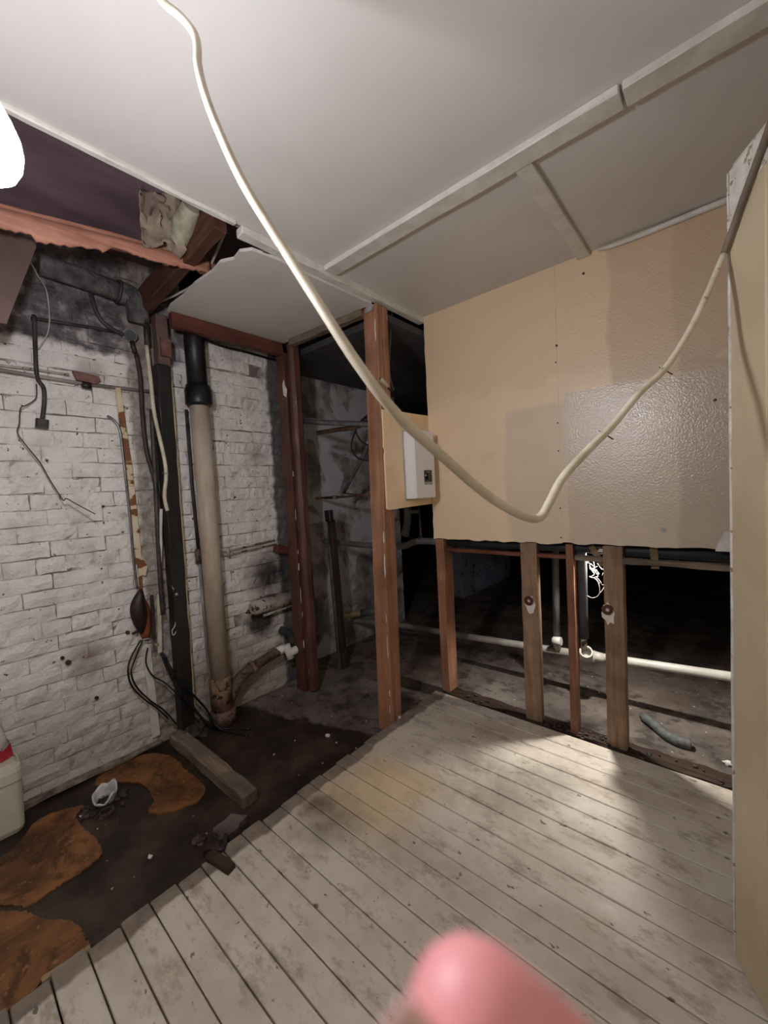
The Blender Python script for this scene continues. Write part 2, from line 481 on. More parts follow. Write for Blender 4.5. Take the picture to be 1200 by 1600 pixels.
M_PURPLE = simple('dark_stained_board', srgb(104, 84, 92), srgb(158, 132, 142), 3, .36, bump=.1, stretch=(1, .3, 1))
M_BROWNBOARD = simple('brown_hardboard', srgb(96, 76, 70), srgb(122, 98, 90), 3, .6, bump=.1)
M_BLACKPOST = simple('black_tarred_timber', srgb(22, 22, 23), srgb(40, 39, 38), 9, .45, bump=.5, stretch=(1, 1, .25), spots=srgb(196, 190, 182), spot_at=.735, spot_scale=30)
M_CREAMWOOD = simple('cream_paint_on_batten', srgb(206, 186, 146), srgb(224, 210, 180), 10, .6, bump=.3)
def batten_material():
    m = Mat('flaking_batten', .6, .3)
    f = m.noise(5, 3, .5, stretch=(1, 1, 2.2))
    col = m.ramp(f, [(.46, srgb(128, 82, 54)), (.48, srgb(214, 196, 158)), (.6, srgb(222, 210, 190))])
    m.color(col); m.bump(f, .5, .004); return m.m
M_BATTEN = batten_material()
M_CAST = simple('cream_cast_iron_paint', srgb(176, 160, 142), srgb(206, 192, 176), 8, .45, bump=.3, stretch=(1, 1, .4), spots=srgb(96, 70, 52), spot_at=.72, spot_scale=30)
M_RUST = simple('rusty_cast_iron', srgb(92, 66, 50), srgb(168, 140, 116), 14, .7, bump=.8, spots=srgb(64, 40, 28), spot_at=.58, spot_scale=26)
M_RUSTDARK = simple('dark_rusty_iron', srgb(74, 58, 48), srgb(122, 102, 88), 12, .65, bump=.7, spots=srgb(44, 32, 26), spot_at=.58)
M_BLACKIRON = simple('black_iron', srgb(16, 16, 20), srgb(34, 33, 38), 10, .4, bump=.3, spots=srgb(188, 184, 182), spot_at=.755, spot_scale=34)
M_STUBPIPE = simple('dirty_white_pipe', srgb(150, 140, 132), srgb(206, 196, 186), 10, .6, bump=.4, spots=srgb(70, 60, 54), spot_at=.6, spot_scale=20)
M_WHITEPLASTIC = simple('white_plastic', srgb(226, 222, 214), srgb(240, 238, 232), 5, .3, .5, bump=.02)
M_GREYPIPE = simple('grey_plastic_pipe', srgb(88, 88, 88), srgb(112, 112, 112), 6, .4, bump=.1)
M_GREYFOAM = simple('grey_foam_lagging', srgb(52, 55, 58), srgb(68, 71, 74), 8, .75, bump=.15)
M_HOSE = simple('grey_ribbed_hose', srgb(84, 86, 84), srgb(110, 112, 110), 40, .6, bump=.6)
M_BLACKFOAM = simple('black_foam_lagging', srgb(40, 43, 46), srgb(54, 57, 60), 8, .6, bump=.12)
M_WHITEPIPE = simple('white_waste_pipe', srgb(170, 166, 156), srgb(196, 192, 184), 7, .4, bump=.05)
M_SHADEPIPE = simple('shaded_grey_pipe', srgb(112, 108, 102), srgb(146, 141, 133), 7, .5, bump=.1)  # grey copy of the waste pipe, shade put into its colour
M_YELLOWPIPE = simple('ochre_pipe', srgb(168, 148, 104), srgb(196, 178, 130), 8, .5, bump=.1)
M_STEEL = simple('dull_steel_pipe', srgb(104, 104, 106), srgb(150, 150, 152), 12, .35, .5, .7, .15)
M_COPPER = simple('tarnished_copper', srgb(84, 62, 50), srgb(132, 104, 86), 14, .4, .5, .6, .15)
M_BRASS = simple('brass', srgb(190, 164, 112), srgb(214, 192, 150), 10, .3, .5, .7, .05)
M_CONDUIT = simple('painted_conduit', srgb(110, 104, 100), srgb(166, 160, 154), 16, .5, bump=.2, stretch=(1, .3, .3))
M_DARKCONDUIT = simple('dark_conduit', srgb(44, 40, 40), srgb(78, 72, 70), 16, .5, bump=.2)
M_LAGGED = simple('sooty_lagged_pipe', srgb(70, 68, 70), srgb(128, 124, 124), 12, .85, bump=1.0, bdist=.012)
M_BROWNCABLE = simple('brown_rubber_cable', srgb(46, 36, 36), srgb(70, 56, 54), 12, .55)
M_BLACKCABLE = simple('black_cable', srgb(18, 17, 18), srgb(32, 30, 30), 12, .4)
M_WHITECABLE = simple('grubby_white_cable', srgb(188, 178, 156), srgb(222, 214, 196), 10, .4, bump=.1, spots=srgb(150, 134, 108), spot_at=.66, spot_scale=22)
M_TAUPE = simple('shade_taupe_sheath', srgb(104, 92, 80), srgb(128, 114, 100), 10, .6)  # cable sheath with shade mixed into its colour
M_WIRE = simple('pale_wire', srgb(186, 180, 176), srgb(212, 206, 202), 12, .5)
M_BROWNWIRE = simple('brown_wire', srgb(74, 60, 50), srgb(96, 80, 68), 12, .5)
M_REDBOX = simple('chipped_red_box', srgb(96, 58, 52), srgb(132, 96, 86), 20, .6, bump=.4)
M_DARKBOX = simple('dark_bakelite', srgb(34, 30, 30), srgb(58, 50, 48), 12, .4)
M_SHELL = simple('dark_box_shell', srgb(28, 22, 24), srgb(54, 42, 38), 14, .45)
M_TERRACOTTA = simple('rusty_lining', srgb(104, 54, 34), srgb(150, 78, 44), 14, .6, bump=.5)
M_PAPER = simple('torn_insulation', srgb(128, 112, 100), srgb(176, 158, 138), 10, .85, bump=.6)
M_WOOL = simple('yellow_mineral_wool', srgb(140, 136, 120), srgb(196, 190, 164), 16, .95, bump=.9)
M_METALPLATE = simple('galvanised_plate', srgb(150, 150, 148), srgb(216, 214, 210), 20, .35, .5, .5)
M_TAPE = simple('ochre_tape', srgb(112, 92, 62), srgb(138, 116, 80), 12, .5)
M_TORN = simple('torn_white_paper', srgb(214, 208, 200), srgb(236, 232, 226), 20, .8)
M_ROSE = simple('brown_pipe_rose', srgb(70, 38, 28), srgb(100, 60, 46), 12, .5)
M_SLATE = simple('purple_slate', srgb(70, 62, 60), srgb(112, 102, 98), 12, .6, bump=.4)
M_FILLET = simple('grimy_mortar', srgb(84, 72, 62), srgb(150, 138, 124), 18, .8, bump=.6)
M_STRUT = wood('dark_strut_timber', srgb(52, 38, 34), srgb(84, 62, 54), 'Z', .7)
M_CERAMIC = simple('broken_white_ceramic', srgb(176, 176, 176), srgb(222, 222, 222), 14, .3, .5, bump=.2)
M_RUBBLE = simple('plaster_crumbs', srgb(150, 140, 128), srgb(220, 214, 204), 60, .8, bump=0)
M_MUD = simple('dark_rubble', srgb(40, 34, 30), srgb(84, 74, 66), 20, .7, bump=.8)
M_HEATER = simple('glossy_white_casing', srgb(232, 232, 236), srgb(238, 238, 242), 2, .28, .5, bump=0)
M_BLACKGLOSS = simple('black_gloss_plastic', srgb(24, 24, 26), srgb(34, 34, 36), 8, .25, .5, bump=0)
M_GREYPLASTIC = simple('grey_plastic', srgb(150, 150, 150), srgb(168, 168, 168), 8, .4, bump=0)
M_TUB = simple('offwhite_tub_plastic', srgb(206, 202, 184), srgb(222, 218, 202), 6, .32, .5, bump=.05)
M_BAG = simple('white_plastic_bag', srgb(196, 194, 190), srgb(226, 224, 220), 12, .4, bump=.3)
M_REDBAG = simple('red_print', srgb(150, 30, 44), srgb(176, 44, 56), 12, .4)
M_DARKWALL = simple('shade_dark_masonry', srgb(34, 33, 34), srgb(52, 50, 50), 6, .9, bump=.4)  # masonry colour blackened to stand in for missing light
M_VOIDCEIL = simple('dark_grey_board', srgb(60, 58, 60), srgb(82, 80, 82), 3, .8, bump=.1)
M_BLUEWALL = simple('pale_blue_plaster', srgb(150, 162, 196), srgb(190, 198, 224), 5, .8, bump=.4, spots=srgb(110, 112, 124), spot_at=.6, spot_scale=8)
M_WALLPLAIN = simple('plain_plaster', srgb(196, 184, 164), srgb(208, 196, 176), 3, .6, bump=.05)
M_NAIL = simple('dark_nail', srgb(50, 40, 34), srgb(74, 60, 50), 30, .5)
def flesh():
    m = Mat('skin', .45, .4)
    f = m.noise(60, 4)
    m.color(m.ramp(f, [(.3, srgb(224, 140, 146)), (.7, srgb(238, 168, 168))]))
    return m.m
M_SKIN = flesh()
M_FNAIL = simple('finger_nail', srgb(232, 188, 184), srgb(240, 200, 196), 30, .3, bump=0)
def emissive(name, col, s):
    m = Mat(name); m.b.inputs['Emission Color'].default_value = col + (1,); m.b.inputs['Emission Strength'].default_value = s
    m.color((.9, .9, .9, 1)); return m.m
M_GLOW = emissive('lit_bulb', BULB_COLOR, BULB_STRENGTH)

XE, XW, YB = -1.445, -2.45, 2.14
ZC = 2.368          # main ceiling
ZF = -.06           # concrete

# ------------------------------------------------------------------ structure: floors
fl = single('floor_concrete', MB().box((-4.6, -1.25, ZF - .1), (1.2, 7.2, ZF)), M_CONC, 'damp dark concrete floor left of and beyond the boards', kind='structure')
fb = empty('floor_boards', (-.5, .5, 0), 'worn grey painted floorboards running parallel to the panelled wall', kind='structure')
seams = [2.10, 2.00, 1.905, 1.81, 1.715, 1.618, 1.514, 1.422, 1.316, 1.226, 1.134, 1.065, .993, .905, .812, .728, .646, .565, .483, .399, .315, .229]
while seams[-1] > -1.15: seams.append(seams[-1] - .085)
for i in range(len(seams) - 1):
    y1, y0 = seams[i] - .0022, seams[i + 1] + .0022
    xl = XE + random.uniform(-.012, .008)
    mb = MB().bar((xl, (y0 + y1) / 2, -.011), (.395, (y0 + y1) / 2, -.011), y1 - y0, .022, bev=.0025, seg=8, jit=.0005, seed=i)
    part('floorboard', mb, M_PLANK, fb)
part('joist', MB().bar((XE + .03, -1.2, -.041), (XE + .03, 2.10, -.041), .045, .036, bev=.003), M_DARKWOOD, fb)
for xx in (-.95, -.45, .05): part('joist', MB().bar((xx, -1.2, -.041), (xx, 2.10, -.041), .05, .036, bev=.003), M_DARKWOOD, fb)

# ------------------------------------------------------------------ structure: left wall with its bricks
wl = single('wall_left', MB().box((-2.66, -1.25, ZF), (-2.461, 1.80, 2.75)), M_MORTAR, 'white painted brick wall with sooty top and stains', kind='structure')
def brick_mesh(L, H, seed):
    rnd = random.Random(seed); nu, nv = 5, 2
    vs, fs = [], []
    for j in range(nv + 1):
        for i in range(nu + 1):
            ed = i in (0, nu) or j in (0, nv)
            vs.append(((-.005 if ed else 0) + rnd.uniform(-.0035, .0035), (i / nu - .5) * L + rnd.uniform(-.003, .003), (j / nv - .5) * H + rnd.uniform(-.0028, .0028)))
    W = nu + 1
    for j in range(nv):
        for i in range(nu): fs.append((j * W + i, j * W + i + 1, (j + 1) * W + i + 1, (j + 1) * W + i))
    rim = [i for i in range(W)] + [j * W + nu for j in range(1, nv + 1)] + [nv * W + i for i in range(nu - 1, -1, -1)] + [j * W for j in range(nv - 1, 0, -1)]
    o = len(vs)
    for r in rim: vs.append((-.03, vs[r][1], vs[r][2]))
    n = len(rim)
    for k in range(n): fs.append((rim[k], o + k, o + (k + 1) % n, rim[(k + 1) % n]))
    mb = MB().add(vs, fs); return finish_mesh('brick', mb, (0, 0, 0), M_BRICK), mb
STR = [brick_mesh(.2205, .0708, 10 + k) for k in range(9)]
HDR = [brick_mesh(.108, .0708, 40 + k) for k in range(6)]
spots = []
rb = random.Random(3)
course = 0
z = ZF + .036
while z < 2.72:
    hdr = course % 4 == 2
    step = .1125 if hdr else .225
    y = -.62 + (0.05625 if hdr else (.1125 if course % 2 else 0))
    while y < 1.78 - step / 2:
        yc = y + step / 2
        hole = (1.38 < yc < 1.60 and .46 < z < .60)
        if not hole: spots.append((yc, z, hdr))
        y += step
    z += .0755; course += 1
def show(s):
    d = Vector((-2.45, s[0], s[1])) - Vector((0, 0, 1.3))
    c = d.dot(FWD)
    if c <= .1: return -1
    px, py = 600 + 627 * d.dot(RIGHT) / c, 800 + 627 * d.dot(DOWN) / c
    vis = -20 < px < 470 and 330 < py < 1260
    return (1 if vis else 0) * 10 + (1 / c) * (0.5 if s[2] else 1)
spots.sort(key=show, reverse=True)
rest = MB()
for k, (yc, zc, hdr) in enumerate(spots):
    me, mb = rb.choice(HDR if hdr else STR)
    dx = rb.uniform(-.005, .005) if zc < 2.1 else rb.uniform(-.026, .012)
    if k < 300:
        o = bpy.data.objects.new('brick', me); COL.objects.link(o); o.parent = wl
        off = WORLD[wl.name]
        o.location = (-2.45 + dx - off[0], yc - off[1], zc + rb.uniform(-.003, .003) - off[2])
        o.rotation_euler = (rb.uniform(-.018, .018), 0, rb.uniform(-.012, .012))
    else:
        rest.add([(-2.45 + dx + v[0], yc + v[1], zc + v[2]) for v in mb.v], mb.f)
part('brickwork', rest, M_BRICK, wl, 'remaining painted bricks', kind='stuff')
for (y_, z_, r_) in ((.40, .58, .008), (.52, .33, .009), (.42, .55, .012), (.68, .62, .010), (.62, 1.30, .006)):
    part('dark_hole_disc', MB().tube([(-2.452, y_, z_), (-2.440, y_, z_)], r_, 8), M_NAIL, wl)  # dark discs stand in for shaded holes in the bricks
# skirting fillet of mortar at the wall foot
part('mortar_fillet', MB().bar((-2.435, -1.2, -.04), (-2.435, .80, -.04), 0.028, .03, bev=.010, seg=24, jit=.005, seed=4), M_FILLET, wl)

# render wall, opening and pale wall further back
single('wall_left_rear', MB().box((-2.80, 1.80, ZF), (-2.60, 3.25, 2.6)), M_RENDER, 'patchy grey rendered wall beyond the red post', kind='structure')
single('wall_left_far', MB().box((-2.70, 4.30, ZF), (-2.50, 5.7, 2.6)), M_BLUEWALL, 'pale blue plastered wall deep in the dark space', kind='structure')
single('wall_far', MB().box((-4.6, 7.0, ZF), (1.2, 7.2, 2.6)), M_DARKWALL, 'far end wall, coloured black for the unlit depth', kind='structure')
single('wall_side_recess', MB().box((-4.6, 3.0, ZF), (-4.5, 7.0, 2.6)), M_DARKWALL, 'side recess wall, its gloom painted dark', kind='structure')
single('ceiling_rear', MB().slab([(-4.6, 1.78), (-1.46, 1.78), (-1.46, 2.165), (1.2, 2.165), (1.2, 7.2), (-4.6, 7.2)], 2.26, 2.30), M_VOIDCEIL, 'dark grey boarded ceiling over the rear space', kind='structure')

# ------------------------------------------------------------------ structure: ceilings
single('ceiling', MB().box((XE, -1.25, ZC), (.5, YB + .01, ZC + .03)), M_CEIL, 'smooth white painted plasterboard ceiling', kind='structure')
single('ceiling_boarding', MB().box((-2.66, -1.25, 2.62), (XE, 1.8, 2.66)), M_PURPLE, 'dark purplish stained boarding in the opened ceiling', kind='structure')
single('trim_9', MB().box((XE - .02, -1.25, ZC + .001), (XE - .001, 1.80, 2.62)), M_PURPLE, 'upright board closing the ceiling void', kind='structure')
mb = MB()
ol = [(-2.285, .945), (-2.20, .93), (-2.05, .935), (-1.90, .925), (-1.75, .935), (-1.66, .925), (-1.60, .955), (-1.535, .945), (-1.49, .975), (-1.475, 1.10), (-1.48, 1.30), (-1.475, 1.69), (-1.70, 1.688), (-2.0, 1.685), (-2.255, 1.672), (-2.27, 1.3)]
mb.slab(ol, 2.323, 2.336)
single('ceiling_alcove', mb, M_CEIL, 'small white plasterboard ceiling over the stripped alcove', kind='structure')
# battens on the main ceiling
t = empty('trim_1', (-.5, 1.345, ZC), 'long white timber batten across the ceiling', kind='structure')
part('batten', MB().bar((-1.43, 1.35, ZC - .011), (-.222, 1.35, ZC - .011), .075, .022, bev=.003, seg=10, jit=.0012, seed=1), M_WHITEWOOD, t)
part('batten', MB().bar((-.214, 1.35, ZC - .011), (.40, 1.35, ZC - .011), .075, .022, bev=.003, seg=6, jit=.0012, seed=2), M_WHITEWOOD, t)
single('trim_2', MB().bar((-.515, 1.39, ZC - .010), (-.515, 2.128, ZC - .010), .055, .020, bev=.003, seg=6, jit=.001, seed=3), M_WHITEWOOD, 'short white batten between long batten and beige wall', kind='structure')
t = empty('trim_3', (XE, .5, ZC), 'white cover strip along the open edge of the ceiling', kind='structure')
part('strip', MB().bar((XE - .012, .90, ZC - .016), (XE - .012, 2.135, ZC - .016), .045, .032, bev=.003, seg=12, jit=.002, seed=5), M_WHITEWOOD, t)
part('strip', MB().bar((XE + .004, -1.2, ZC - .006), (XE + .004, .875, ZC - .006), .022, .014, bev=.003, seg=24, jit=.0016, seed=6), M_WHITEWOOD, t)
part('lath', MB().bar((XE - .045, 1.02, ZC - .026), (XE - .045, 1.64, ZC - .026), .016, .02, bev=.003, seg=8, jit=.002, seed=7), M_OLDWOOD, t)
single('trim_4', MB().tube([(-.455, 2.118, ZC - .012), (-.40, 2.116, ZC - .019), (-.30, 2.117, ZC - .022), (-.15, 2.118, ZC - .017), (.02, 2.119, ZC - .014), (.38, 2.119, ZC - .012)], [.004, .009, .010, .012, .013, .013], smooth_path=4), M_WHITEWOOD, 'sagging bead where beige wall meets ceiling by the door', kind='structure')

# ------------------------------------------------------------------ structure: panelled stud wall
wb = empty('wall_back', (-.7, 2.14, 0), 'beige plasterboard wall on bare timber studs, stripped below', kind='structure')
def panel(x0, x1, z0, z1, seed, ragged):
    rnd = random.Random(seed); ol = []
    n = max(3, int((x1 - x0) / .035))
    for i in range(n + 1): ol.append((x0 + (x1 - x0) * i / n, z0 + (rnd.uniform(-.004, .006) if ragged else 0)))
    ol += [(x1, z1)]
    m = int((z1 - z0) / .05)
    ol += [(x0, z1)] + [(x0 + (rnd.uniform(-.004, .005) if x0 < -1 else 0), z1 - (z1 - z0) * j / m) for j in range(1, m)]
    return MB().plate(ol, (0, 2.142, 0), (1, 0, 0), (0, 0, 1), .013)
part('plasterboard', panel(-1.437, -.6508, .985, ZC, 1, True), M_PANEL, wb)
part('plasterboard', panel(-.6502, .395, .990, ZC, 2, True), M_PANEL, wb)
part('light_stop_batten', MB().bar((-.655, 2.153, 1.0), (-.655, 2.153, 2.36), .08, .02, up=(0, 1, 0)), M_STUD, wb)  # unseen strip added behind the joint to stop lamp light leaking
part('patch', MB().plate([(0, 0), (.06, 0), (.06, .085), (.03, .08), (.008, .03)], (-.05, 2.128, .985), (1, 0, 0), (0, 0, 1), .003), M_WHITEWOOD, wb)
for zz in (1.90, 1.60, 1.46, 1.32, 1.17, 1.02): part('screw', MB().tube([(-.657, 2.131, zz), (-.657, 2.127, zz)], .004, 8), M_NAIL, wb)
for (x_, z_) in ((-.651, 1.981), (-.045, 1.60), (-.52, 2.28)): part('screw', MB().tube([(x_, 2.131, z_), (x_, 2.126, z_)], .006, 8), M_NAIL, wb)
part('filler_spot', MB().tube([(-.225, 2.131, 1.07), (-.225, 2.125, 1.07)], .011, 10), M_GREYPLASTIC, wb)
S = lambda x0, x1, y0, y1, mat, seed: part('stud', MB().bar(((x0 + x1) / 2, (y0 + y1) / 2, -.012), ((x0 + x1) / 2, (y0 + y1) / 2, .985), x1 - x0, y1 - y0, up=(0, 1, 0), bev=.003, seg=10, jit=.0015, seed=seed), mat, wb)
S(-1.434, -1.375, 2.143, 2.245, M_POST, 1)
s2 = S(-.880, -.790, 2.143, 2.185, M_STUD, 2)
S(-.642, -.606, 2.143, 2.205, M_STUDRED, 3)
s3 = S(-.470, -.385, 2.143, 2.20, M_STUD, 4)
S(.12, .21, 2.143, 2.19, M_STUD, 5)
for (st, px) in ((s2, (-.838, 2.137, .665)), (s3, (-.455, 2.137, .675))):
    part('pipe_rose', MB().pipe_ring((px[0], 2.142, px[2]), (px[0], 2.130, px[2]), .025, .010), M_ROSE, st)
    rnd = random.Random(int(px[0] * 100))
    pl = [(.042 * math.cos(a) * rnd.uniform(.6, 1.1) * .8 + .006, .058 * math.sin(a) * rnd.uniform(.65, 1.1) - .018) for a in [k * math.pi / 7 for k in range(14)]]
    part('torn_paper', MB().plate(pl, (px[0], 2.1428, px[2]), (1, 0, 0), (0, 0, 1), .004), M_TORN, st)
part('rail', MB().bar((-1.375, 2.160, .915), (-.642, 2.160, .917), .035, .020, bev=.002, seg=8, jit=.001, seed=8), M_REDWOOD_X, wb)
part('rail', MB().bar((-.60, 2.165, .915), (.39, 2.165, .914), .04, .026, bev=.003, seg=12, jit=.003, seed=9), M_OLDWOOD, wb)
part('sole_plate', MB().bar((-1.43, 2.185, -.035), (.39, 2.185, -.035), .10, .046, bev=.006, seg=30, jit=.005, seed=10), M_DARKWOOD, wb)
rub = MB()
rr = random.Random(5)
for k in range(90):
    x_ = rr.uniform(-1.3, .3) if k < 40 else rr.gauss(-.6, .12)
    rub.blob((x_, rr.uniform(2.12, 2.2), -.006), rr.uniform(.004, .012), k, .4, 3, (1.3, 1, .6))
part('rubble', rub, M_MUD, wb, 'crumbled plaster lying along the sole plate', kind='stuff')
# enclosing walls out of view
single('wall_right', MB().box((.40, -1.25, ZF), (.50, 7.0, 2.40)), M_WALLPLAIN, 'plain plaster wall at the right', kind='structure')
single('wall_front', MB().box((-2.66, -1.35, ZF), (.50, -1.25, 2.66)), M_WALLPLAIN, 'plain plaster wall behind the viewer', kind='structure')

# ------------------------------------------------------------------ door standing open at the right
d0 = Vector((0.0, 1.337, 0)); du = Vector((.4714, -.8819, 0)); dn = Vector((-.8819, -.4714, 0))
dr = empty('door_1', d0, 'cream painted panelled door standing open at the right edge', kind='structure')
DW, DH, DT = .76, 2.03, .040
def dbox(u0, u1, z0, z1, n0, n1, bev=.003, jit=0.0, seed=0, vertical=True):
    a = d0 + dn * ((n0 + n1) / 2)
    if vertical:
        return MB().bar(a + du * ((u0 + u1) / 2) + Vector((0, 0, z0)), a + du * ((u0 + u1) / 2) + Vector((0, 0, z1)), u1 - u0, n1 - n0, up=dn, bev=bev, seg=14, jit=jit, seed=seed)
    return MB().bar(a + du * u0 + Vector((0, 0, (z0 + z1) / 2)), a + du * u1 + Vector((0, 0, (z0 + z1) / 2)), n1 - n0, z1 - z0, bev=bev, seg=4, jit=jit, seed=seed)
part('stile', dbox(.004, .128, .012, DH, -DT, 0, jit=.0008, seed=1), M_DOOR, dr)
part('stile', dbox(DW - .12, DW, .012, DH, -DT, 0), M_DOOR, dr)
part('rail', dbox(.128, DW - .12, .012, .22, -DT, 0, vertical=False), M_DOOR, dr)
part('rail', dbox(.128, DW - .12, .86, 1.02, -DT, 0, vertical=False), M_DOOR, dr)
part('rail', dbox(.128, DW - .12, DH - .12, DH, -DT, 0, vertical=False), M_DOOR, dr)
part('panel', dbox(.128, DW - .12, .22, .86, -DT + .012, -.012), M_DOOR, dr)
part('panel', dbox(.128, DW - .12, 1.02, DH - .12, -DT + .012, -.012), M_DOOR, dr)
part('edge_strip', dbox(-.004, .004, .02, DH - .003, -DT, .001, bev=.001, jit=.001, seed=3), M_DOOREDGE, dr, 'white flaking paint on the leading edge')
part('top_lath', dbox(.010, DW, DH, DH + .010, -DT + .01, -.004, vertical=False, bev=.002), M_DOOREDGE, dr)
pt = MB().plate([(.006, -.004), (.30, -.004), (.20, -.05), (.10, -.085), (.055, -.13), (.02, -.17), (.006, -.16)], d0 + Vector((0, 0, DH)) + dn * .0003, du, (0, 0, 1), .0006)
part('bare_primer', pt, M_DOOREDGE, dr)

# ------------------------------------------------------------------ timber posts and beams of the stripped alcove
t = empty('timber_post', (-1.4975, 1.68, ZF), 'orange-brown square timber post standing at the corner of the floorboards', 'post')
part('shaft', MB().bar((-1.4975, 1.665, ZF), (-1.4975, 1.722, 2.325), .100, .048, up=(0, 1, 0), bev=.004, seg=18, jit=.0015, seed=21), M_POST, t)
part('rear_shaft', MB().bar((-1.488, 1.712, ZF), (-1.488, 1.770, 2.325), .082, .044, up=(0, 1, 0), bev=.004, seg=14, jit=.0015, seed=22), M_POST, t)
def paint_line(name, x, y0, y1, z0, z1, seed, w, parent, mat):
    rnd = random.Random(seed); z_ = z0
    while z_ < z1:
        L_ = rnd.uniform(.03, .16); k = (z_ - ZF) / 2.38; y = y0 + (y1 - y0) * k; a = rnd.uniform(.3, 1) * w
        part(name, MB().plate([(-a * .5, 0), (a * .6, L_ * .2), (a * .3, L_ * .55), (a * .7, L_ * .8), (0, L_), (-a * .6, L_ * .6)], (x + rnd.uniform(-.003, .002), y - .001, z_), (1, 0, 0), (0, 0, 1), .002), mat, parent)
        z_ += L_ + rnd.uniform(.01, .22)
paint_line('paint_flake', -1.453, 1.640, 1.697, .05, 1.15, 4, .008, t, M_TORN)
paint_line('paint_flake', -1.455, 1.640, 1.697, 1.8, 2.2, 5, .006, t, M_TORN)
part('bracket', MB().plate([(-.03, 0), (.03, 0), (.035, .03), (.01, .045), (-.02, .035)], (-1.50, 1.695, 2.29), (1, 0, 0), (0, 0, 1), .004), M_METALPLATE, t)
t = empty('red_post', (-2.26, 1.70, ZF), 'dark red stained post with peeling edge in front of the brick wall', 'post')
part('plank', MB().bar((-2.288, 1.676, ZF), (-2.288, 1.676, 2.26), .092, .042, up=(0, 1, 0), bev=.004, seg=18, jit=.002, seed=31), M_REDWOOD, t)
part('shaft', MB().bar((-2.206, 1.705, ZF), (-2.206, 1.705, 2.325), .062, .075, up=(0, 1, 0), bev=.018, seg=22, jit=.0025, seed=32), M_REDWOOD, t)
paint_line('paint_flake', -2.232, 1.665, 1.665, .25, 1.5, 8, .009, t, M_TORN)
part('metal_plate', MB().plate([(0, 0), (.035, .02), (.04, .10), (.03, .30), (.0, .31), (-.012, .08)], (-2.275, 1.654, 1.99), (1, 0, 0), (0, 0, 1), .003), M_REDWOOD, t)
part('paint_flake', MB().plate([(0, 0), (.03, -.02), (.042, .03), (.022, .06), (.012, .10), (-.004, .07)], (-2.265, 1.650, 1.98), (1, 0, 0), (0, 0, 1), .002), M_TORN, t)
single('timber_beam', MB().bar((-2.275, .955, 2.283), (-2.275, 1.655, 2.283), .045, .078, bev=.003, seg=8, jit=.0015, seed=41), M_REDWOOD_Y, 'red stained timber beam under the small ceiling, along the brick wall', 'beam')
single('timber_beam', MB().bar((-2.17, 1.668, 2.302), (-1.55, 1.700, 2.302), .045, .040, bev=.003, seg=8, jit=.002, seed=42), M_OLDWOOD, 'thin brown cross rail between the red post and the orange-brown post', 'beam')
single('timber_joist', MB().bar((-1.50, .845, 2.41), (-2.44, .875, 2.39), .055, .12, bev=.004, seg=8, jit=.003, seed=43), M_JOIST, 'dark brown joist crossing the opened ceiling in front of the alcove', 'joist')
# rough hanging timber with torn lower edge
bm_ = MB()
b0 = Vector((-1.840, 0.158, 2.281)); b1 = Vector((-1.840, 0.953, 2.398))
rs = random.Random(11)
def splinter(s, t):
    base = b0 + (b1 - b0) * s
    drop = .052 + .018 * math.sin(s * 9) * (1 - s) + rs.uniform(-.006, .006) + (.02 if .2 < s < .5 else 0)
    return base + Vector((.026, 0, -drop * t))
t = empty('broken_timber', b0, 'splintered orange timber hanging under the dark boarding near the bulb', 'timber')
part('core', MB().bar(b0 + Vector((0, 0, .0)), b1 + Vector((0, 0, .0)), .048, .045, bev=.004, seg=14, jit=.002, seed=44), M_BEAMORANGE, t)
part('splintered_edge', MB().sheet(splinter, 60, 3, .012), M_BEAMORANGE, t)
part('stub', MB().bar(b1 - (b1 - b0) * .04 + Vector((0, 0, -.018)), b1 + (b1 - b0) * .05 + Vector((0, 0, -.020)), .04, .05, bev=.004, seg=3, jit=.003, seed=45), M_BEAMORANGE, t)
single('hanging_board', MB().plate([(0, 0), (.55, .03), (.55, -.34), (.105, -.33), (-.0, -.02)], (-1.980, 0.361, 2.312), (-.12, -.99, 0), (0, 0, 1), .012), M_BROWNBOARD, 'brown hardboard offcut hanging below the splintered timber', 'board')
# loose insulation in the ceiling void
def crumple(c, u, v, su, sv, seed, amp):
    c = Vector(c); u = Vector(u).normalized(); v = Vector(v).normalized(); w = u.cross(v)
    def fn(a, b):
        n1 = noise.noise(Vector((a * 3.1 + seed, b * 3.3, seed * 1.7))); n2 = noise.noise(Vector((a * 7 + seed, b * 7, seed)))
        return c + u * (a - .5 + .18 * n2) * su + v * (b - .5 + .2 * n1) * sv + w * (n1 * amp + n2 * amp * .5)
    return MB().sheet(fn, 14, 12, .003)
single('torn_lining', crumple((-1.750, 0.736, 2.452), (.3, .9, .1), (.2, -.1, 1), .16, .20, 3, .05), M_PAPER, 'crumpled brown lining paper torn from the ceiling void', 'paper')
single('insulation_tuft', MB().tube([(-1.620, 0.798, 2.477), (-1.700, 0.799, 2.445), (-1.800, 0.803, 2.408), (-1.920, 0.802, 2.381)], [.035, .045, .04, .02], 12, smooth_path=5), M_WOOL, 'pale tuft of mineral wool squeezed beside the brown joist', 'insulation')

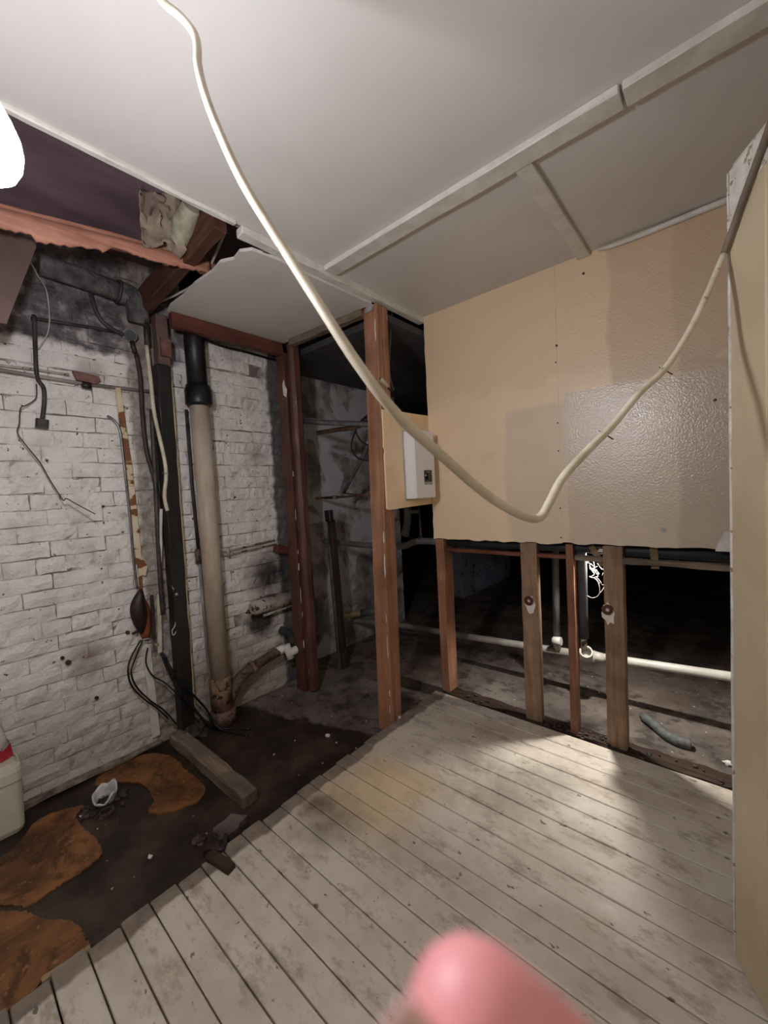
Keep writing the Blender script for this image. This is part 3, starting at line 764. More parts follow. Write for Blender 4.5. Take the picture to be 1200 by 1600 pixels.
# ------------------------------------------------------------------ soil pipe and neighbours on the brick wall
t = empty('soil_pipe', (-2.36, 1.12, ZF), 'cream painted cast iron soil pipe with black upper length', 'pipe')
part('lower_pipe', MB().tube([(-2.36, 1.125, .16), (-2.36, 1.118, 1.90)], .054, 24), M_CAST, t)
part('upper_pipe', MB().tube([(-2.36, 1.118, 1.88), (-2.36, 1.112, 2.62)], .056, 24), M_BLACKIRON, t)
part('collar', MB().tube([(-2.36, 1.118, 1.855), (-2.36, 1.118, 1.865), (-2.36, 1.118, 1.87), (-2.36, 1.118, 1.95), (-2.36, 1.118, 1.955), (-2.36, 1.118, 1.975)], [.06, .073, .075, .075, .070, .066], 24), M_BLACKIRON, t)
part('socket', MB().tube([(-2.36, 1.125, .0), (-2.36, 1.125, .20), (-2.36, 1.125, .215), (-2.36, 1.125, .23)], [.062, .062, .060, .056], 24), M_RUST, t)
part('floor_socket', MB().tube([(-2.36, 1.125, ZF), (-2.36, 1.125, -.01), (-2.36, 1.125, .02), (-2.36, 1.125, .03)], [.074, .076, .074, .062], 24), M_RUSTDARK, t)
br = part('branch', MB().tube([(-2.36, 1.15, .02), (-2.36, 1.19, .10), (-2.365, 1.25, .165), (-2.37, 1.367, .205), (-2.37, 1.545, .238)], [.036, .038, .036, .033, .031], 16, smooth_path=5), M_RUSTDARK, t)
part('white_coupling', MB().tube([(-2.37, 1.535, .238), (-2.365, 1.60, .25)], .030, 14).tube([(-2.35, 1.60, .272), (-2.325, 1.615, .175)], .026, 14).pipe_ring((-2.335, 1.61, .21), (-2.31, 1.70, .235), .028, .020), M_WHITEPLASTIC, br, 'white plastic elbow on the branch end')
part('branch_clamp', MB().tube([(-2.367, 1.33, .198), (-2.369, 1.36, .204)], .042, 16), M_RUST, br)
t = empty('thin_conduit', (-2.430, 1.102, -0.029), 'thin dark conduit running beside the cream soil pipe', 'conduit')
part('upper_length', MB().tube([(-2.430, 1.071, 1.844), (-2.430, 1.071, 1.391), (-2.430, 1.080, 0.997)], .010, 8), M_DARKCONDUIT, t)
part('lower_length', MB().tube([(-2.430, 1.080, 0.997), (-2.430, 1.086, 0.453), (-2.430, 1.094, -0.026)], .009, 8), M_CONDUIT, t)
part('coupler', MB().tube([(-2.430, 1.077, 1.013), (-2.430, 1.078, 0.927)], .017, 10), M_RUSTDARK, t)
t = empty('black_post', (-2.41, .925, ZF), 'tall black tarred timber post fixed to the brick wall', 'post')
part('shaft', MB().bar((-2.398, .920, ZF), (-2.398, .935, 2.06), .085, .072, up=(0, 1, 0), bev=.004, seg=24, jit=.002, seed=51), M_BLACKPOST, t)
part('edge_strip', MB().bar((-2.41, .962, ZF + .02), (-2.41, .976, 1.98), .075, .012, up=(0, 1, 0), bev=.002, seg=24, jit=.0015, seed=52), M_CREAMWOOD, t)
blk = part('head_block', MB().bar((-2.385, .940, 2.06), (-2.385, .940, 2.33), .075, .060, up=(0, 1, 0), bev=.004, seg=4, jit=.002, seed=53), M_BROWNBOARD, t)
part('head_plate', MB().bar((-2.345, .948, 2.10), (-2.345, .948, 2.20), .03, .055, up=(0, 1, 0), bev=.004, seg=3, jit=.002, seed=54), M_REDBOX, blk)
part('foot_lump', MB().blob((-2.36, .95, -.03), .07, 5, .35, 6, (.8, 1.2, .7)), M_MUD, t)
part('hook', MB().tube([(-2.360, 0.886, 0.840), (-2.340, 0.890, 0.816)], .004, 6).blob((-2.345, 0.904, 0.787), .013, 1, .02, 6), M_STEEL, t)
part('wire_loop', MB().tube([(-2.362, 0.896, 0.728), (-2.360, 0.891, 0.621), (-2.360, 0.871, 0.590), (-2.360, 0.876, 0.560), (-2.360, 0.895, 0.583)], .003, 6, smooth_path=4), M_WIRE, t)
single('brown_cable', MB().tube([(-2.420, 0.824, 2.103), (-2.420, 0.834, 1.986), (-2.420, 0.830, 1.814), (-2.420, 0.834, 1.606), (-2.410, 0.857, 1.448), (-2.400, 0.871, 1.288), (-2.395, 0.866, 1.110)], .011, 10, smooth_path=5), M_BROWNCABLE, 'dark brown cable curving down from the round box to the black post', 'cable')
single('dark_conduit', MB().tube([(-2.400, 0.871, 1.815), (-2.400, 0.860, 1.394), (-2.385, 0.840, 0.900), (-2.385, 0.841, 0.685)], .012, 10, smooth_path=4), M_DARKCONDUIT, 'straight dark conduit hugging the left side of the black post', 'conduit')
t = empty('white_cable_run', (-2.370, 0.877, 1.251), 'white painted cable clipped down the face of the black post', 'cable')
part('cable', MB().tube([(-2.380, 0.864, 2.153), (-2.365, 0.866, 1.945), (-2.360, 0.870, 1.774), (-2.36, .905, 1.50), (-2.360, 0.887, 1.339), (-2.360, 0.897, 1.257)], .010, 10, smooth_path=5), M_WHITECABLE, t)
part('clip', MB().tube([(-2.368, 0.862, 1.877), (-2.352, 0.878, 1.873)], .006, 8), M_STEEL, t)
part('clip', MB().tube([(-2.368, 0.889, 1.466), (-2.352, 0.906, 1.462)], .006, 8), M_STEEL, t)
t = empty('white_casing', (-2.390, 0.811, 0.477), 'short white cable casing low on the wall left of the black post', 'casing')
part('upper', MB().bar((-2.385, 0.874, 1.269), (-2.385, 0.846, 0.970), .014, .010, up=(1, 0, 0), bev=.002, seg=6, jit=.001, seed=3), M_WHITEWOOD, t)
part('lower', MB().bar((-2.400, 0.832, 0.800), (-2.400, 0.814, 0.473), .020, .020, up=(1, 0, 0), bev=.004, seg=6, jit=.001, seed=4), M_WHITECABLE, t)
t = empty('wall_batten', (-2.435, 0.769, 0.927), 'narrow batten with flaking cream paint left of the bare strip', 'batten')
part('strip', MB().bar((-2.435, 0.727, 1.917), (-2.435, 0.752, 1.399), .026, .022, up=(1, 0, 0), bev=.003, seg=10, jit=.0015, seed=61), M_BATTEN, t)
part('strip', MB().bar((-2.435, 0.752, 1.399), (-2.435, 0.758, 0.981), .030, .022, up=(1, 0, 0), bev=.003, seg=10, jit=.002, seed=62), M_BATTEN, t)
part('broken_end', MB().plate([(-.012, 0), (.014, .0), (.034, -.05), (.022, -.10), (.004, -.09), (.0, -.20), (-.010, -.19)], (-2.435, 0.760, 1.009), (0, 1, 0), (0, 0, 1), .014), M_BATTEN, t)
single('metal_tube', MB().tube([(-2.435, 0.670, 1.764), (-2.420, 0.693, 1.741), (-2.415, 0.714, 1.693), (-2.420, 0.721, 1.567), (-2.425, 0.730, 1.228), (-2.430, 0.731, 1.021), (-2.430, 0.737, 0.846)], .0065, 8, smooth_path=5), M_STEEL, 'thin bright metal tube bent over beside the flaking batten', 'tube')
# broken box with trailing cables
t = empty('broken_box', (-2.430, 0.741, 0.563), 'broken dark electrical box with rusty lining on the wall', 'box')
bc = Vector((-2.430, 0.751, 0.702))
def leaf(pts, x, bulge, name, mat, n=8):
    c_ = Vector((sum(p_[0] for p_ in pts) / len(pts), sum(p_[1] for p_ in pts) / len(pts)))
    P = smooth_loop([(p_[0], p_[1], 0) for p_ in pts], 3)
    vs = []; fs = []; N = len(P); rings = 4
    for side in (0, 1):
        for r_ in range(rings, 0, -1):
            k = r_ / rings
            for q in P: vs.append((x + bulge * (1 - k * k) - side * .004, c_.x + (q.x - c_.x) * k, c_.y + (q.y - c_.y) * k))
        vs.append((x + bulge - side * .004, c_.x, c_.y))
    M_ = rings * N + 1
    for side in (0, 1):
        o_ = side * M_
        for r_ in range(rings - 1):
            for i in range(N): fs.append((o_ + r_ * N + i, o_ + r_ * N + (i + 1) % N, o_ + (r_ + 1) * N + (i + 1) % N, o_ + (r_ + 1) * N + i))
        for i in range(N): fs.append((o_ + (rings - 1) * N + i, o_ + (rings - 1) * N + (i + 1) % N, o_ + rings * N))
    for i in range(N): fs.append((i, (i + 1) % N, M_ + (i + 1) % N, M_ + i))
    part(name, MB().add(vs, fs, True), mat, t)
leaf([(-2.400, 0.752, 0.846)[1:], (-2.400, 0.719, 0.819)[1:], (-2.400, 0.691, 0.764)[1:], (-2.400, 0.692, 0.695)[1:], (-2.400, 0.717, 0.625)[1:], (-2.400, 0.740, 0.604)[1:], (-2.400, 0.767, 0.674)[1:], (-2.400, 0.765, 0.773)[1:]], -2.405, .025, 'shell', M_SHELL)
leaf([(-2.420, 0.760, 0.779)[1:], (-2.420, 0.736, 0.672)[1:], (-2.420, 0.731, 0.603)[1:], (-2.420, 0.747, 0.563)[1:], (-2.420, 0.775, 0.561)[1:], (-2.420, 0.791, 0.639)[1:], (-2.420, 0.786, 0.747)[1:]], -2.425, .02, 'lining', M_TERRACOTTA)
part('inner_strip', MB().bar((-2.410, 0.799, 0.799), (-2.410, 0.791, 0.551), .016, .012, up=(1, 0, 0), bev=.002, seg=4, jit=.001, seed=2), M_DARKBOX, t)
part('bracket', MB().tube([(-2.400, 0.732, 0.572), (-2.390, 0.766, 0.570), (-2.390, 0.783, 0.543), (-2.390, 0.783, 0.493)], .005, 6, smooth_path=4), M_STEEL, t)
part('lug', MB().tube([(-2.440, 0.701, 0.608), (-2.420, 0.720, 0.621)], .006, 8).blob((-2.420, 0.714, 0.619), .008, 2, .05, 5), M_DARKBOX, t)
CB = [(.0045, 'black cable looping out of the broken box, outermost of the loops'),
      (.0045, 'black cable looping just inside the outermost loop'),
      (.004, 'slack black cable crossing the white trunking to the post'),
      (.007, 'thick black cable running diagonally in front of the black post'),
      (.006, 'second thick black cable running to the foot of the soil pipe')]
CBP = [[(-2.410, 0.729, 0.571), (-2.410, 0.680, 0.500), (-2.400, 0.654, 0.432), (-2.400, 0.666, 0.345), (-2.400, 0.717, 0.253), (-2.390, 0.772, 0.181), (-2.380, 0.819, 0.105)],
       [(-2.410, 0.738, 0.568), (-2.410, 0.694, 0.477), (-2.400, 0.668, 0.413), (-2.400, 0.689, 0.328), (-2.390, 0.741, 0.238), (-2.385, 0.805, 0.154), (-2.370, 0.859, 0.052)],
       [(-2.420, 0.762, 0.515), (-2.420, 0.747, 0.438), (-2.410, 0.770, 0.360), (-2.390, 0.818, 0.307), (-2.360, 0.856, 0.249), (-2.350, 0.907, 0.141), (-2.340, 0.973, 0.015)],
       [(-2.380, 0.814, 0.478), (-2.360, 0.832, 0.386), (-2.340, 0.876, 0.254), (-2.330, 0.946, 0.115), (-2.300, 1.012, -0.005), (-2.280, 1.089, -0.098), (-2.150, 1.178, -0.127)],
       [(-2.370, 0.823, 0.470), (-2.340, 0.864, 0.331), (-2.330, 0.939, 0.208), (-2.330, 1.011, 0.085), (-2.290, 1.045, -0.018), (-2.220, 1.089, -0.096), (-2.100, 1.131, -0.136)]]
for (r, lab), pts in zip(CB, CBP):
    pts = [(x, y, max(z, ZF + r)) for x, y, z in pts]
    single('loose_cable', MB().tube(pts, r, 8, smooth_path=6), M_BLACKCABLE, lab, 'cable', 'loose cables from the broken box')
single('white_trunking', MB().bar((-2.440, 0.762, 0.511), (-2.440, 0.774, 0.003), .040, .016, up=(1, 0, 0), bev=.003, seg=8, jit=.001, seed=71), M_WHITEWOOD, 'white painted wooden trunking low on the wall under the broken box', 'trunking')
t = empty('wall_conduit', (-2.435, 0.502, 1.918), 'grey conduit running level across the painted bricks', 'conduit')
part('tube', MB().tube([(-2.435, -.6, 1.925), (-2.435, 0.277, 1.923), (-2.435, 0.407, 1.919), (-2.435, 0.539, 1.915), (-2.435, 0.631, 1.915), (-2.435, 0.895, 1.923)], .009, 8), M_CONDUIT, t)
part('upper_tube', MB().tube([(-2.44, -.6, 1.965), (-2.440, 0.279, 1.945), (-2.440, 0.410, 1.950), (-2.440, 0.525, 1.948)], .006, 8), M_STUBPIPE, t)
t = empty('red_junction_box', (-2.420, 0.580, 1.916), 'chipped red junction box on the level wall conduit', 'junction box')
part('lid', MB().plate([(-.05, .02), (.055, .012), (.062, -.008), (.04, -.03), (-.036, -.022)], (-2.435, 0.585, 1.945), (0, 1, 0), (0, 0, 1), .024), M_REDBOX, t)
part('gland', MB().tube([(-2.420, 0.569, 1.904), (-2.420, 0.605, 1.901)], .016, 8), M_DARKBOX, t)
t = empty('drop_conduit', (-2.430, 0.404, 1.699), 'dark conduit dropping to a small outlet box on the brick wall', 'conduit')
part('tube', MB().tube([(-2.430, 0.411, 2.198), (-2.430, 0.405, 2.058), (-2.430, 0.401, 1.917), (-2.425, 0.420, 1.866), (-2.425, 0.417, 1.795), (-2.425, 0.404, 1.716)], .009, 8, smooth_path=4), M_DARKCONDUIT, t)
part('outlet_box', MB().bar((-2.430, 0.405, 1.720), (-2.430, 0.400, 1.678), .046, .036, up=(1, 0, 0), bev=.006), M_DARKBOX, t)
single('hanging_wire', MB().tube([(-2.100, 0.316, 2.342), (-2.200, 0.374, 2.335), (-2.300, 0.416, 2.324), (-2.380, 0.453, 2.316), (-2.410, 0.465, 2.258), (-2.420, 0.463, 2.172), (-2.430, 0.450, 2.113), (-2.435, 0.416, 2.047)], .003, 6, smooth_path=5), M_WIRE, 'thin white wire dangling against the sooty top of the wall', 'wire')
single('loose_wire', MB().tube([(-2.435, 0.397, 1.882), (-2.430, 0.390, 1.816), (-2.420, 0.354, 1.777), (-2.410, 0.330, 1.758), (-2.400, 0.319, 1.687), (-2.400, 0.310, 1.647), (-2.390, 0.332, 1.593), (-2.390, 0.375, 1.517), (-2.390, 0.406, 1.434), (-2.380, 0.432, 1.368), (-2.370, 0.445, 1.337), (-2.360, 0.455, 1.345), (-2.340, 0.488, 1.316), (-2.300, 0.548, 1.265)], .0028, 6, smooth_path=4), M_BROWNWIRE, 'brown wire hanging loose in front of the white bricks', 'wire')
t = empty('lagged_pipe', (-2.360, 0.758, 2.380), 'sooty lagged pipe with an elbow below the ceiling void', 'pipe')
part('straight', MB().tube([(-2.370, 0.433, 2.413), (-2.370, 0.575, 2.408), (-2.370, 0.747, 2.393)], .048, 16), M_LAGGED, t)
part('elbow', MB().tube([(-2.370, 0.747, 2.393), (-2.370, 0.799, 2.388), (-2.370, 0.823, 2.346), (-2.390, 0.826, 2.264)], [.054, .055, .05, .04], 16, smooth_path=4), M_LAGGED, t)
part('joint', MB().tube([(-2.370, 0.739, 2.394), (-2.370, 0.753, 2.392)], .058, 16), M_DARKCONDUIT, t)
t = empty('pipe_cap', (-2.370, 0.849, 2.280), 'pale rounded pipe cap below the lagged elbow', 'cap')
part('cap', MB().tube([(-2.370, 0.853, 2.335), (-2.370, 0.852, 2.325), (-2.370, 0.852, 2.281)], [.02, .032, .032], 14), M_LAGGED, t)
part('neck', MB().tube([(-2.385, 0.872, 2.275), (-2.385, 0.869, 2.155)], .014, 10), M_DARKCONDUIT, t)
t = empty('round_box', (-2.430, 0.810, 2.204), 'round black conduit box on the sooty brickwork', 'junction box')
part('body', MB().tube([(-2.450, 0.810, 2.213), (-2.410, 0.797, 2.199)], .034, 16), M_DARKBOX, t)
part('lid', MB().tube([(-2.410, 0.797, 2.199), (-2.402, 0.795, 2.196)], .027, 16), M_BLACKGLOSS, t)
part('spout', MB().tube([(-2.425, 0.807, 2.185), (-2.420, 0.818, 2.112)], .013, 8), M_DARKBOX, t)
single('sooty_conduit', MB().tube([(-2.430, 0.638, 2.391), (-2.425, 0.650, 2.311), (-2.425, 0.675, 2.249), (-2.425, 0.721, 2.216), (-2.425, 0.775, 2.200)], .011, 8, smooth_path=4), M_DARKCONDUIT, 'curved dark conduit entering the round black box', 'conduit')
single('sooty_conduit', MB().tube([(-2.445, 0.401, 2.186), (-2.445, 0.524, 2.197), (-2.445, 0.655, 2.208), (-2.445, 0.770, 2.212)], .008, 8), M_DARKCONDUIT, 'level dark conduit across the sooty bricks to the round box', 'conduit')
t = empty('twin_pipes', (-2.430, 1.419, 0.969), 'pair of small white pipes leading right from the soil pipe', 'pipe')
part('pipe', MB().tube([(-2.435, 1.201, 0.979), (-2.435, 1.286, 0.975), (-2.435, 1.618, 0.999)], .006, 8), M_STUBPIPE, t)
part('pipe', MB().tube([(-2.435, 1.199, 0.951), (-2.435, 1.284, 0.950), (-2.435, 1.627, 0.971)], .006, 8), M_STUBPIPE, t)
for (a, b) in ((356, 860),): part('clip', MB().tube([(-2.432, 1.268, 0.994), (-2.432, 1.268, 0.936)], .010, 8), M_STUBPIPE, t)
single('wood_block', MB().bar((-2.415, 1.606, 0.943), (-2.415, 1.755, 0.903), .05, .055, bev=.003, seg=3, jit=.002, seed=81), M_REDWOOD_Y, 'small red wooden block between brick wall and red post', 'block')
t = empty('broken_stub_pipe', (-2.420, 1.430, 0.564), 'broken white pipe stub in a sooty hole in the bricks', 'pipe')
part('stub', MB().tube([(-2.415, 1.393, 0.566), (-2.415, 1.417, 0.568), (-2.415, 1.526, 0.567), (-2.415, 1.730, 0.573)], [.034, .047, .047, .045], 16), M_STUBPIPE, t)
part('small_pipe', MB().tube([(-2.410, 1.477, 0.501), (-2.410, 1.705, 0.510)], .010, 8), M_STUBPIPE, t)
rs2 = random.Random(2)
hb = MB()
for k in range(8): hb.blob((-2.462 + rs2.uniform(-.006, .004), 1.39 + .024 * k, .50 + rs2.uniform(-.025, .05)), rs2.uniform(.018, .03), k, .35, 4, (.5, 1, .8))
part('broken_brick', hb, M_MUD, t)
single('elbow_pipe', MB().tube([(-2.400, 1.594, 0.370), (-2.390, 1.628, 0.348), (-2.380, 1.667, 0.310), (-2.370, 1.661, 0.254)], [.026, .028, .028, .026], 14, smooth_path=4), M_GREYFOAM, 'dark grey plastic elbow above the branch end', 'pipe')
single('black_wall_cable', MB().tube([(-2.440, 1.189, 2.296), (-2.430, 1.317, 2.273), (-2.430, 1.471, 2.273), (-2.440, 1.735, 2.272)], .008, 8, smooth_path=3), M_BLACKCABLE, 'black cable along the wall top beneath the red beam', 'cable')
single('ceiling_cable', MB().tube([(-1.620, 0.935, 2.438), (-1.750, 0.958, 2.415), (-1.900, 0.980, 2.388), (-2.050, 0.979, 2.385), (-2.200, 0.945, 2.376), (-2.300, 0.909, 2.369)], .006, 8, smooth_path=5), M_WHITECABLE, 'white cable curving along the joist to the wall', 'cable')

# ------------------------------------------------------------------ floor things on the concrete
def ragged(pts, amp, seed, n=5):
    rnd = random.Random(seed); out = []
    for i in range(len(pts)):
        a = Vector(pts[i]); b = Vector(pts[(i + 1) % len(pts)])
        for k in range(n):
            p_ = a + (b - a) * (k / n); out.append((p_.x + rnd.uniform(-amp, amp), p_.y + rnd.uniform(-amp, amp)))
    return out
OR = [[(-2.180, 0.109, -0.055), (-2.307, 0.244, -0.055), (-2.243, 0.391, -0.055), (-2.193, 0.352, -0.055), (-2.104, 0.356, -0.055), (-1.968, 0.374, -0.055), (-1.868, 0.366, -0.055), (-1.842, 0.303, -0.055), (-1.840, 0.227, -0.055), (-1.833, 0.148, -0.055), (-1.921, 0.084, -0.055), (-2.194, -0.148, -0.055), (-2.432, -0.154, -0.055)],
      [(-1.885, 0.081, -0.055), (-1.813, 0.137, -0.055), (-1.729, 0.174, -0.055), (-1.663, 0.221, -0.055), (-1.599, 0.242, -0.055), (-1.544, 0.243, -0.055), (-1.509, 0.243, -0.055), (-1.509, 0.139, -0.055), (-1.502, 0.044, -0.055), (-1.633, -0.233, -0.055), (-2.142, -0.147, -0.055)],
      [(-2.394, 0.724, -0.055), (-2.262, 0.788, -0.055), (-2.084, 0.786, -0.055), (-1.911, 0.790, -0.055), (-1.839, 0.744, -0.055), (-1.853, 0.668, -0.055), (-1.885, 0.600, -0.055), (-1.954, 0.565, -0.055), (-2.002, 0.602, -0.055), (-2.159, 0.614, -0.055), (-2.284, 0.542, -0.055), (-2.355, 0.467, -0.055), (-2.429, 0.512, -0.055), (-2.423, 0.625, -0.055)]]
OL = ['orange-brown screed patch beside the white tub', 'orange-brown screed patch along the floorboards at bottom left', 'orange-brown screed patch in front of the loose timber']
for k, (o_, lb) in enumerate(zip(OR, OL)):
    ol = ragged([p_[:2] for p_ in smooth_loop(o_)], .004, k, 2)
    bmx = MB(); bmx.slab(ol, ZF - .001, ZF + .006 + .001 * k)
    single('screed_patch', bmx, M_ORANGE, lb, 'floor patch', 'remains of orange screed on the concrete')
single('edge_strip', MB().bar((-1.499, 0.131, -0.045), (-1.489, 0.246, -0.045), .020, .014, bev=.003, seg=5, jit=.001, seed=3), M_SCREEDEDGE, 'thin pale edging strip between orange screed and floorboards', 'edging')
single('loose_timber', MB().bar((-2.405, 0.864, -0.030), (-1.621, 0.869, -0.030), .075, .062, bev=.006, seg=12, jit=.004, seed=91), M_OLDWOOD, 'weathered grey timber lying from the black post to the floorboards', 'timber')
single('slate_piece', MB().slab(ragged([(-1.616, 0.689, -0.055)[:2], (-1.620, 0.775, -0.055)[:2], (-1.562, 0.819, -0.055)[:2], (-1.530, 0.754, -0.055)[:2], (-1.535, 0.683, -0.055)[:2]], .006, 5, 3), ZF, ZF + .022), M_SLATE, 'flat dark slate lying near the end of the loose timber', 'slate')
single('wood_offcut', MB().bar((-1.444, 0.600, 0.012), (-1.328, 0.622, 0.012), .035, .022, bev=.003, seg=3, jit=.002, seed=6), M_DARKWOOD, 'small dark wood offcut lying across the floorboard edge', 'offcut')
single('crooked_bracket', MB().tube([(-1.522, 0.610, -0.030), (-1.483, 0.623, 0.000), (-1.432, 0.636, 0.012), (-1.459, 0.666, 0.000), (-1.529, 0.701, -0.030)], .008, 8, smooth_path=4), M_DARKBOX, 'bent dark metal bracket beside the small wood offcut', 'bracket')
single('rubble_lump', MB().blob((-1.615, 0.637, -0.050), .022, 8, .3, 6, (1, 1.2, .7)), M_MUD, 'black rubble lump beside the flat dark slate', 'rubble')
# broken toilet outlet
t = empty('toilet_outlet', ((-2.196, 0.473, -0.060)), 'broken white ceramic toilet outlet stub in the dark floor', 'outlet')
oc = Vector((-2.194, 0.465, -0.060))
def ringf(s, q):
    a = s * 2 * math.pi * .995; r = .038 + .012 * q
    h = q * (.045 + .028 * noise.noise(Vector((math.cos(a) * 1.3, math.sin(a) * 1.3, 2))) + .02 * math.sin(a - .9))
    return oc + Vector((r * math.cos(a), r * math.sin(a), max(.0, h)))
part('rim', MB().sheet(ringf, 28, 4, .007), M_CERAMIC, t)
rubb = MB()
for k in range(22):
    a = rr.uniform(0, 6.28); r = rr.uniform(.045, .10)
    rubb.blob((oc.x + r * math.cos(a) + .03, oc.y + r * math.sin(a) - .01, ZF + .004), rr.uniform(.008, .018), k, .4, 4, (1, 1, .7))
part('rubble', rubb, M_MUD, t, kind='stuff')
part('inner_ring', MB().pipe_ring(oc + Vector((0.09, -.02, .001)), oc + Vector((.09, -.02, .012)), .030, .022, 16), M_MUD, t)
# white tub and bag at the left edge
t = empty('white_tub', (-2.36, .03, ZF), 'off-white plastic tub standing on the floor at the left edge', 'tub')
def tubprof(g, z, rr_=.03):
    x0, x1, y0, y1 = -2.43 - g, -2.285 + g, -.16 - g, .205 + g * .6
    out = []
    for (cx, cy, a0) in ((x1 - rr_, y1 - rr_, 0), (x0 + rr_, y1 - rr_, 90), (x0 + rr_, y0 + rr_, 180), (x1 - rr_, y0 + rr_, 270)):
        for k in range(5):
            a = math.radians(a0 + 22.5 * k); out.append((cx + rr_ * math.cos(a), cy + rr_ * math.sin(a), z))
    return out
mb = MB(); rings = [tubprof(-.012, ZF), tubprof(-.004, ZF + .02), tubprof(0, .16), tubprof(.006, .165), tubprof(.006, .205), tubprof(.0, .222), tubprof(-.012, .226)]
vs = [v for r_ in rings for v in r_]; n_ = 20; fs = []
for k in range(len(rings) - 1):
    for i in range(n_): fs.append((k * n_ + i, k * n_ + (i + 1) % n_, (k + 1) * n_ + (i + 1) % n_, (k + 1) * n_ + i))
fs.append(tuple(reversed(range(n_))))
mb.add(vs, fs); part('body', mb, M_TUB, t)
mb = MB(); vs = tubprof(-.011, .222) + tubprof(-.03, .231); mb.add(vs, [tuple(range(20, 40))] + [(i, (i + 1) % 20, 20 + (i + 1) % 20, 20 + i) for i in range(20)]); part('lid', mb, M_TUB, t)
t = empty('plastic_bag', (-2.40, .06, .23), 'crumpled white and red plastic bag on the off-white tub', 'bag')
bgc = Vector((-2.405, .06, .235))
def bagf(s, q):
    a = s * 2 * math.pi; r = (.035 + .012 * noise.noise(Vector((math.cos(a) * 2, math.sin(a) * 2, q * 3)))) * (1 - .55 * q * q)
    return bgc + Vector((r * .9 * math.cos(a), (r * 3.4) * math.sin(a) + .02 * q, .215 * q))
part('body', MB().sheet(bagf, 28, 10, .001), M_BAG, t)
part('red_corner', MB().plate([(0, 0), (.05, .02), (.045, .075), (.02, .05), (-.03, .085), (-.04, .02)], (-2.365, .14, .225), (0, 1, 0), (0, 0, 1), .004), M_REDBAG, t, 'red printed corner')
# crumbs
cr = MB()
for k in range(90):
    x_, y_ = rr.uniform(-2.35, -1.5), rr.uniform(.3, 2.0)
    if k > 35: x_, y_ = rr.uniform(-1.3, .2), rr.uniform(2.26, 3.4)
    cr.blob((x_, y_, ZF + .002), rr.uniform(.0015, .0055), k, .4, 3, (1.3, 1, .6))
single('plaster_crumbs', cr, M_RUBBLE, 'pale crumbs of plaster scattered over the concrete', 'debris', kind='stuff')
for k, (p_, s_, lb) in enumerate((((-1.729, 1.412, -0.055), .013, 'white plaster chip on the concrete left of the corner post'), ((-0.018, 2.383, -0.050), .016, 'white plaster chip by the sole plate next to the door'), ((-1.701, 0.485, -0.055), .009, 'small white chip on the dark floor near the orange patch'), ((-1.456, 1.711, 0.004), .018, 'white plaster lump at the foot of the corner post'), ((-2.244, 1.704, -0.050), .015, 'white plaster lump at the foot of the red post'))):
    single('plaster_chip', MB().blob(p_, s_, k, .3, 4, (1.2, .9, .6)), M_TORN, lb, 'chip')

# ------------------------------------------------------------------ pipes behind the posts
def pipe(name, pts, r, mat, label, cat='pipe', sm=4, n=14, group=None):
    return single(name, MB().tube(pts, r, n, smooth_path=sm), mat, label, cat, group)
pipe('steel_pipe', [(-2.314, 1.785, 1.833), (-2.069, 1.785, 1.783), (-1.617, 1.780, 1.703), (-1.50, 1.775, 1.80)], .017, M_STEEL, 'dull steel pipe running level behind the red post', sm=0)
pipe('copper_pipe', [(-2.183, 1.860, 1.736), (-1.957, 1.850, 1.726), (-1.739, 1.820, 1.717), (-1.50, 1.775, 1.78)], .015, M_COPPER, 'short brown pipe just below the level steel pipe')
single('coiled_cable', MB().tube([(-1.635, 1.830, 1.791), (-1.747, 1.830, 1.739), (-1.804, 1.830, 1.667), (-1.833, 1.830, 1.589), (-1.775, 1.830, 1.519), (-1.677, 1.830, 1.502), (-1.662, 1.830, 1.571), (-1.740, 1.830, 1.619), (-1.784, 1.830, 1.696), (-1.713, 1.830, 1.753), (-1.637, 1.830, 1.768)], .005, 8, smooth_path=5), M_BLACKCABLE, 'coil of black cable hanging left of the corner post', 'cable')
pipe('diagonal_pipe', [(-2.026, 2.200, 1.760), (-2.034, 2.200, 1.653), (-2.094, 2.200, 1.564), (-2.317, 2.200, 1.308)], .014, M_STEEL, 'bent grey pipe slanting down behind the corner post')
t = empty('tap_pipe', (-2.246, 2.150, 1.272), 'thin level pipe with brass ends on the rendered wall', 'pipe')
part('tube', MB().tube([(-2.548, 2.150, 1.276), (-2.245, 2.150, 1.277), (-1.914, 2.150, 1.290)], .008, 8).tube([(-2.243, 2.150, 1.302), (-1.916, 2.150, 1.263)], .005, 8), M_COPPER, t)
part('fitting', MB().tube([(-2.484, 2.150, 1.274), (-2.332, 2.150, 1.275)], .012, 10), M_DARKCONDUIT, t)
part('brass_end', MB().tube([(-2.589, 2.150, 1.272), (-2.540, 2.150, 1.276)], .013, 10), M_BRASS, t)
part('brass_ring', MB().tube([(-2.384, 2.150, 1.277), (-2.354, 2.150, 1.276)], .015, 10), M_BRASS, t)
t = empty('wall_strut', (-2.294, 2.065, -0.060), 'dark strut with steel channel leaning on the rendered wall', 'strut')
part('timber', MB().bar((-2.294, 2.078, -0.060), (-2.328, 2.060, 1.106), .045, .05, up=(0, 1, 0), bev=.004, seg=8, jit=.002, seed=5), M_STRUT, t)
part('channel', MB().bar((-2.307, 2.043, -0.060), (-2.321, 2.020, 0.924), .022, .02, up=(0, 1, 0), bev=.002, seg=4), M_STEEL, t)
part('clamp', MB().bar((-2.310, 2.030, 1.095), (-2.317, 2.030, 1.182), .06, .04, up=(0, 1, 0), bev=.004), M_DARKBOX, t)
t = empty('lagged_supply_pipe', (-2.1, 2.22, .90), 'grey pipe running level behind the posts to the wall lagging', 'pipe')
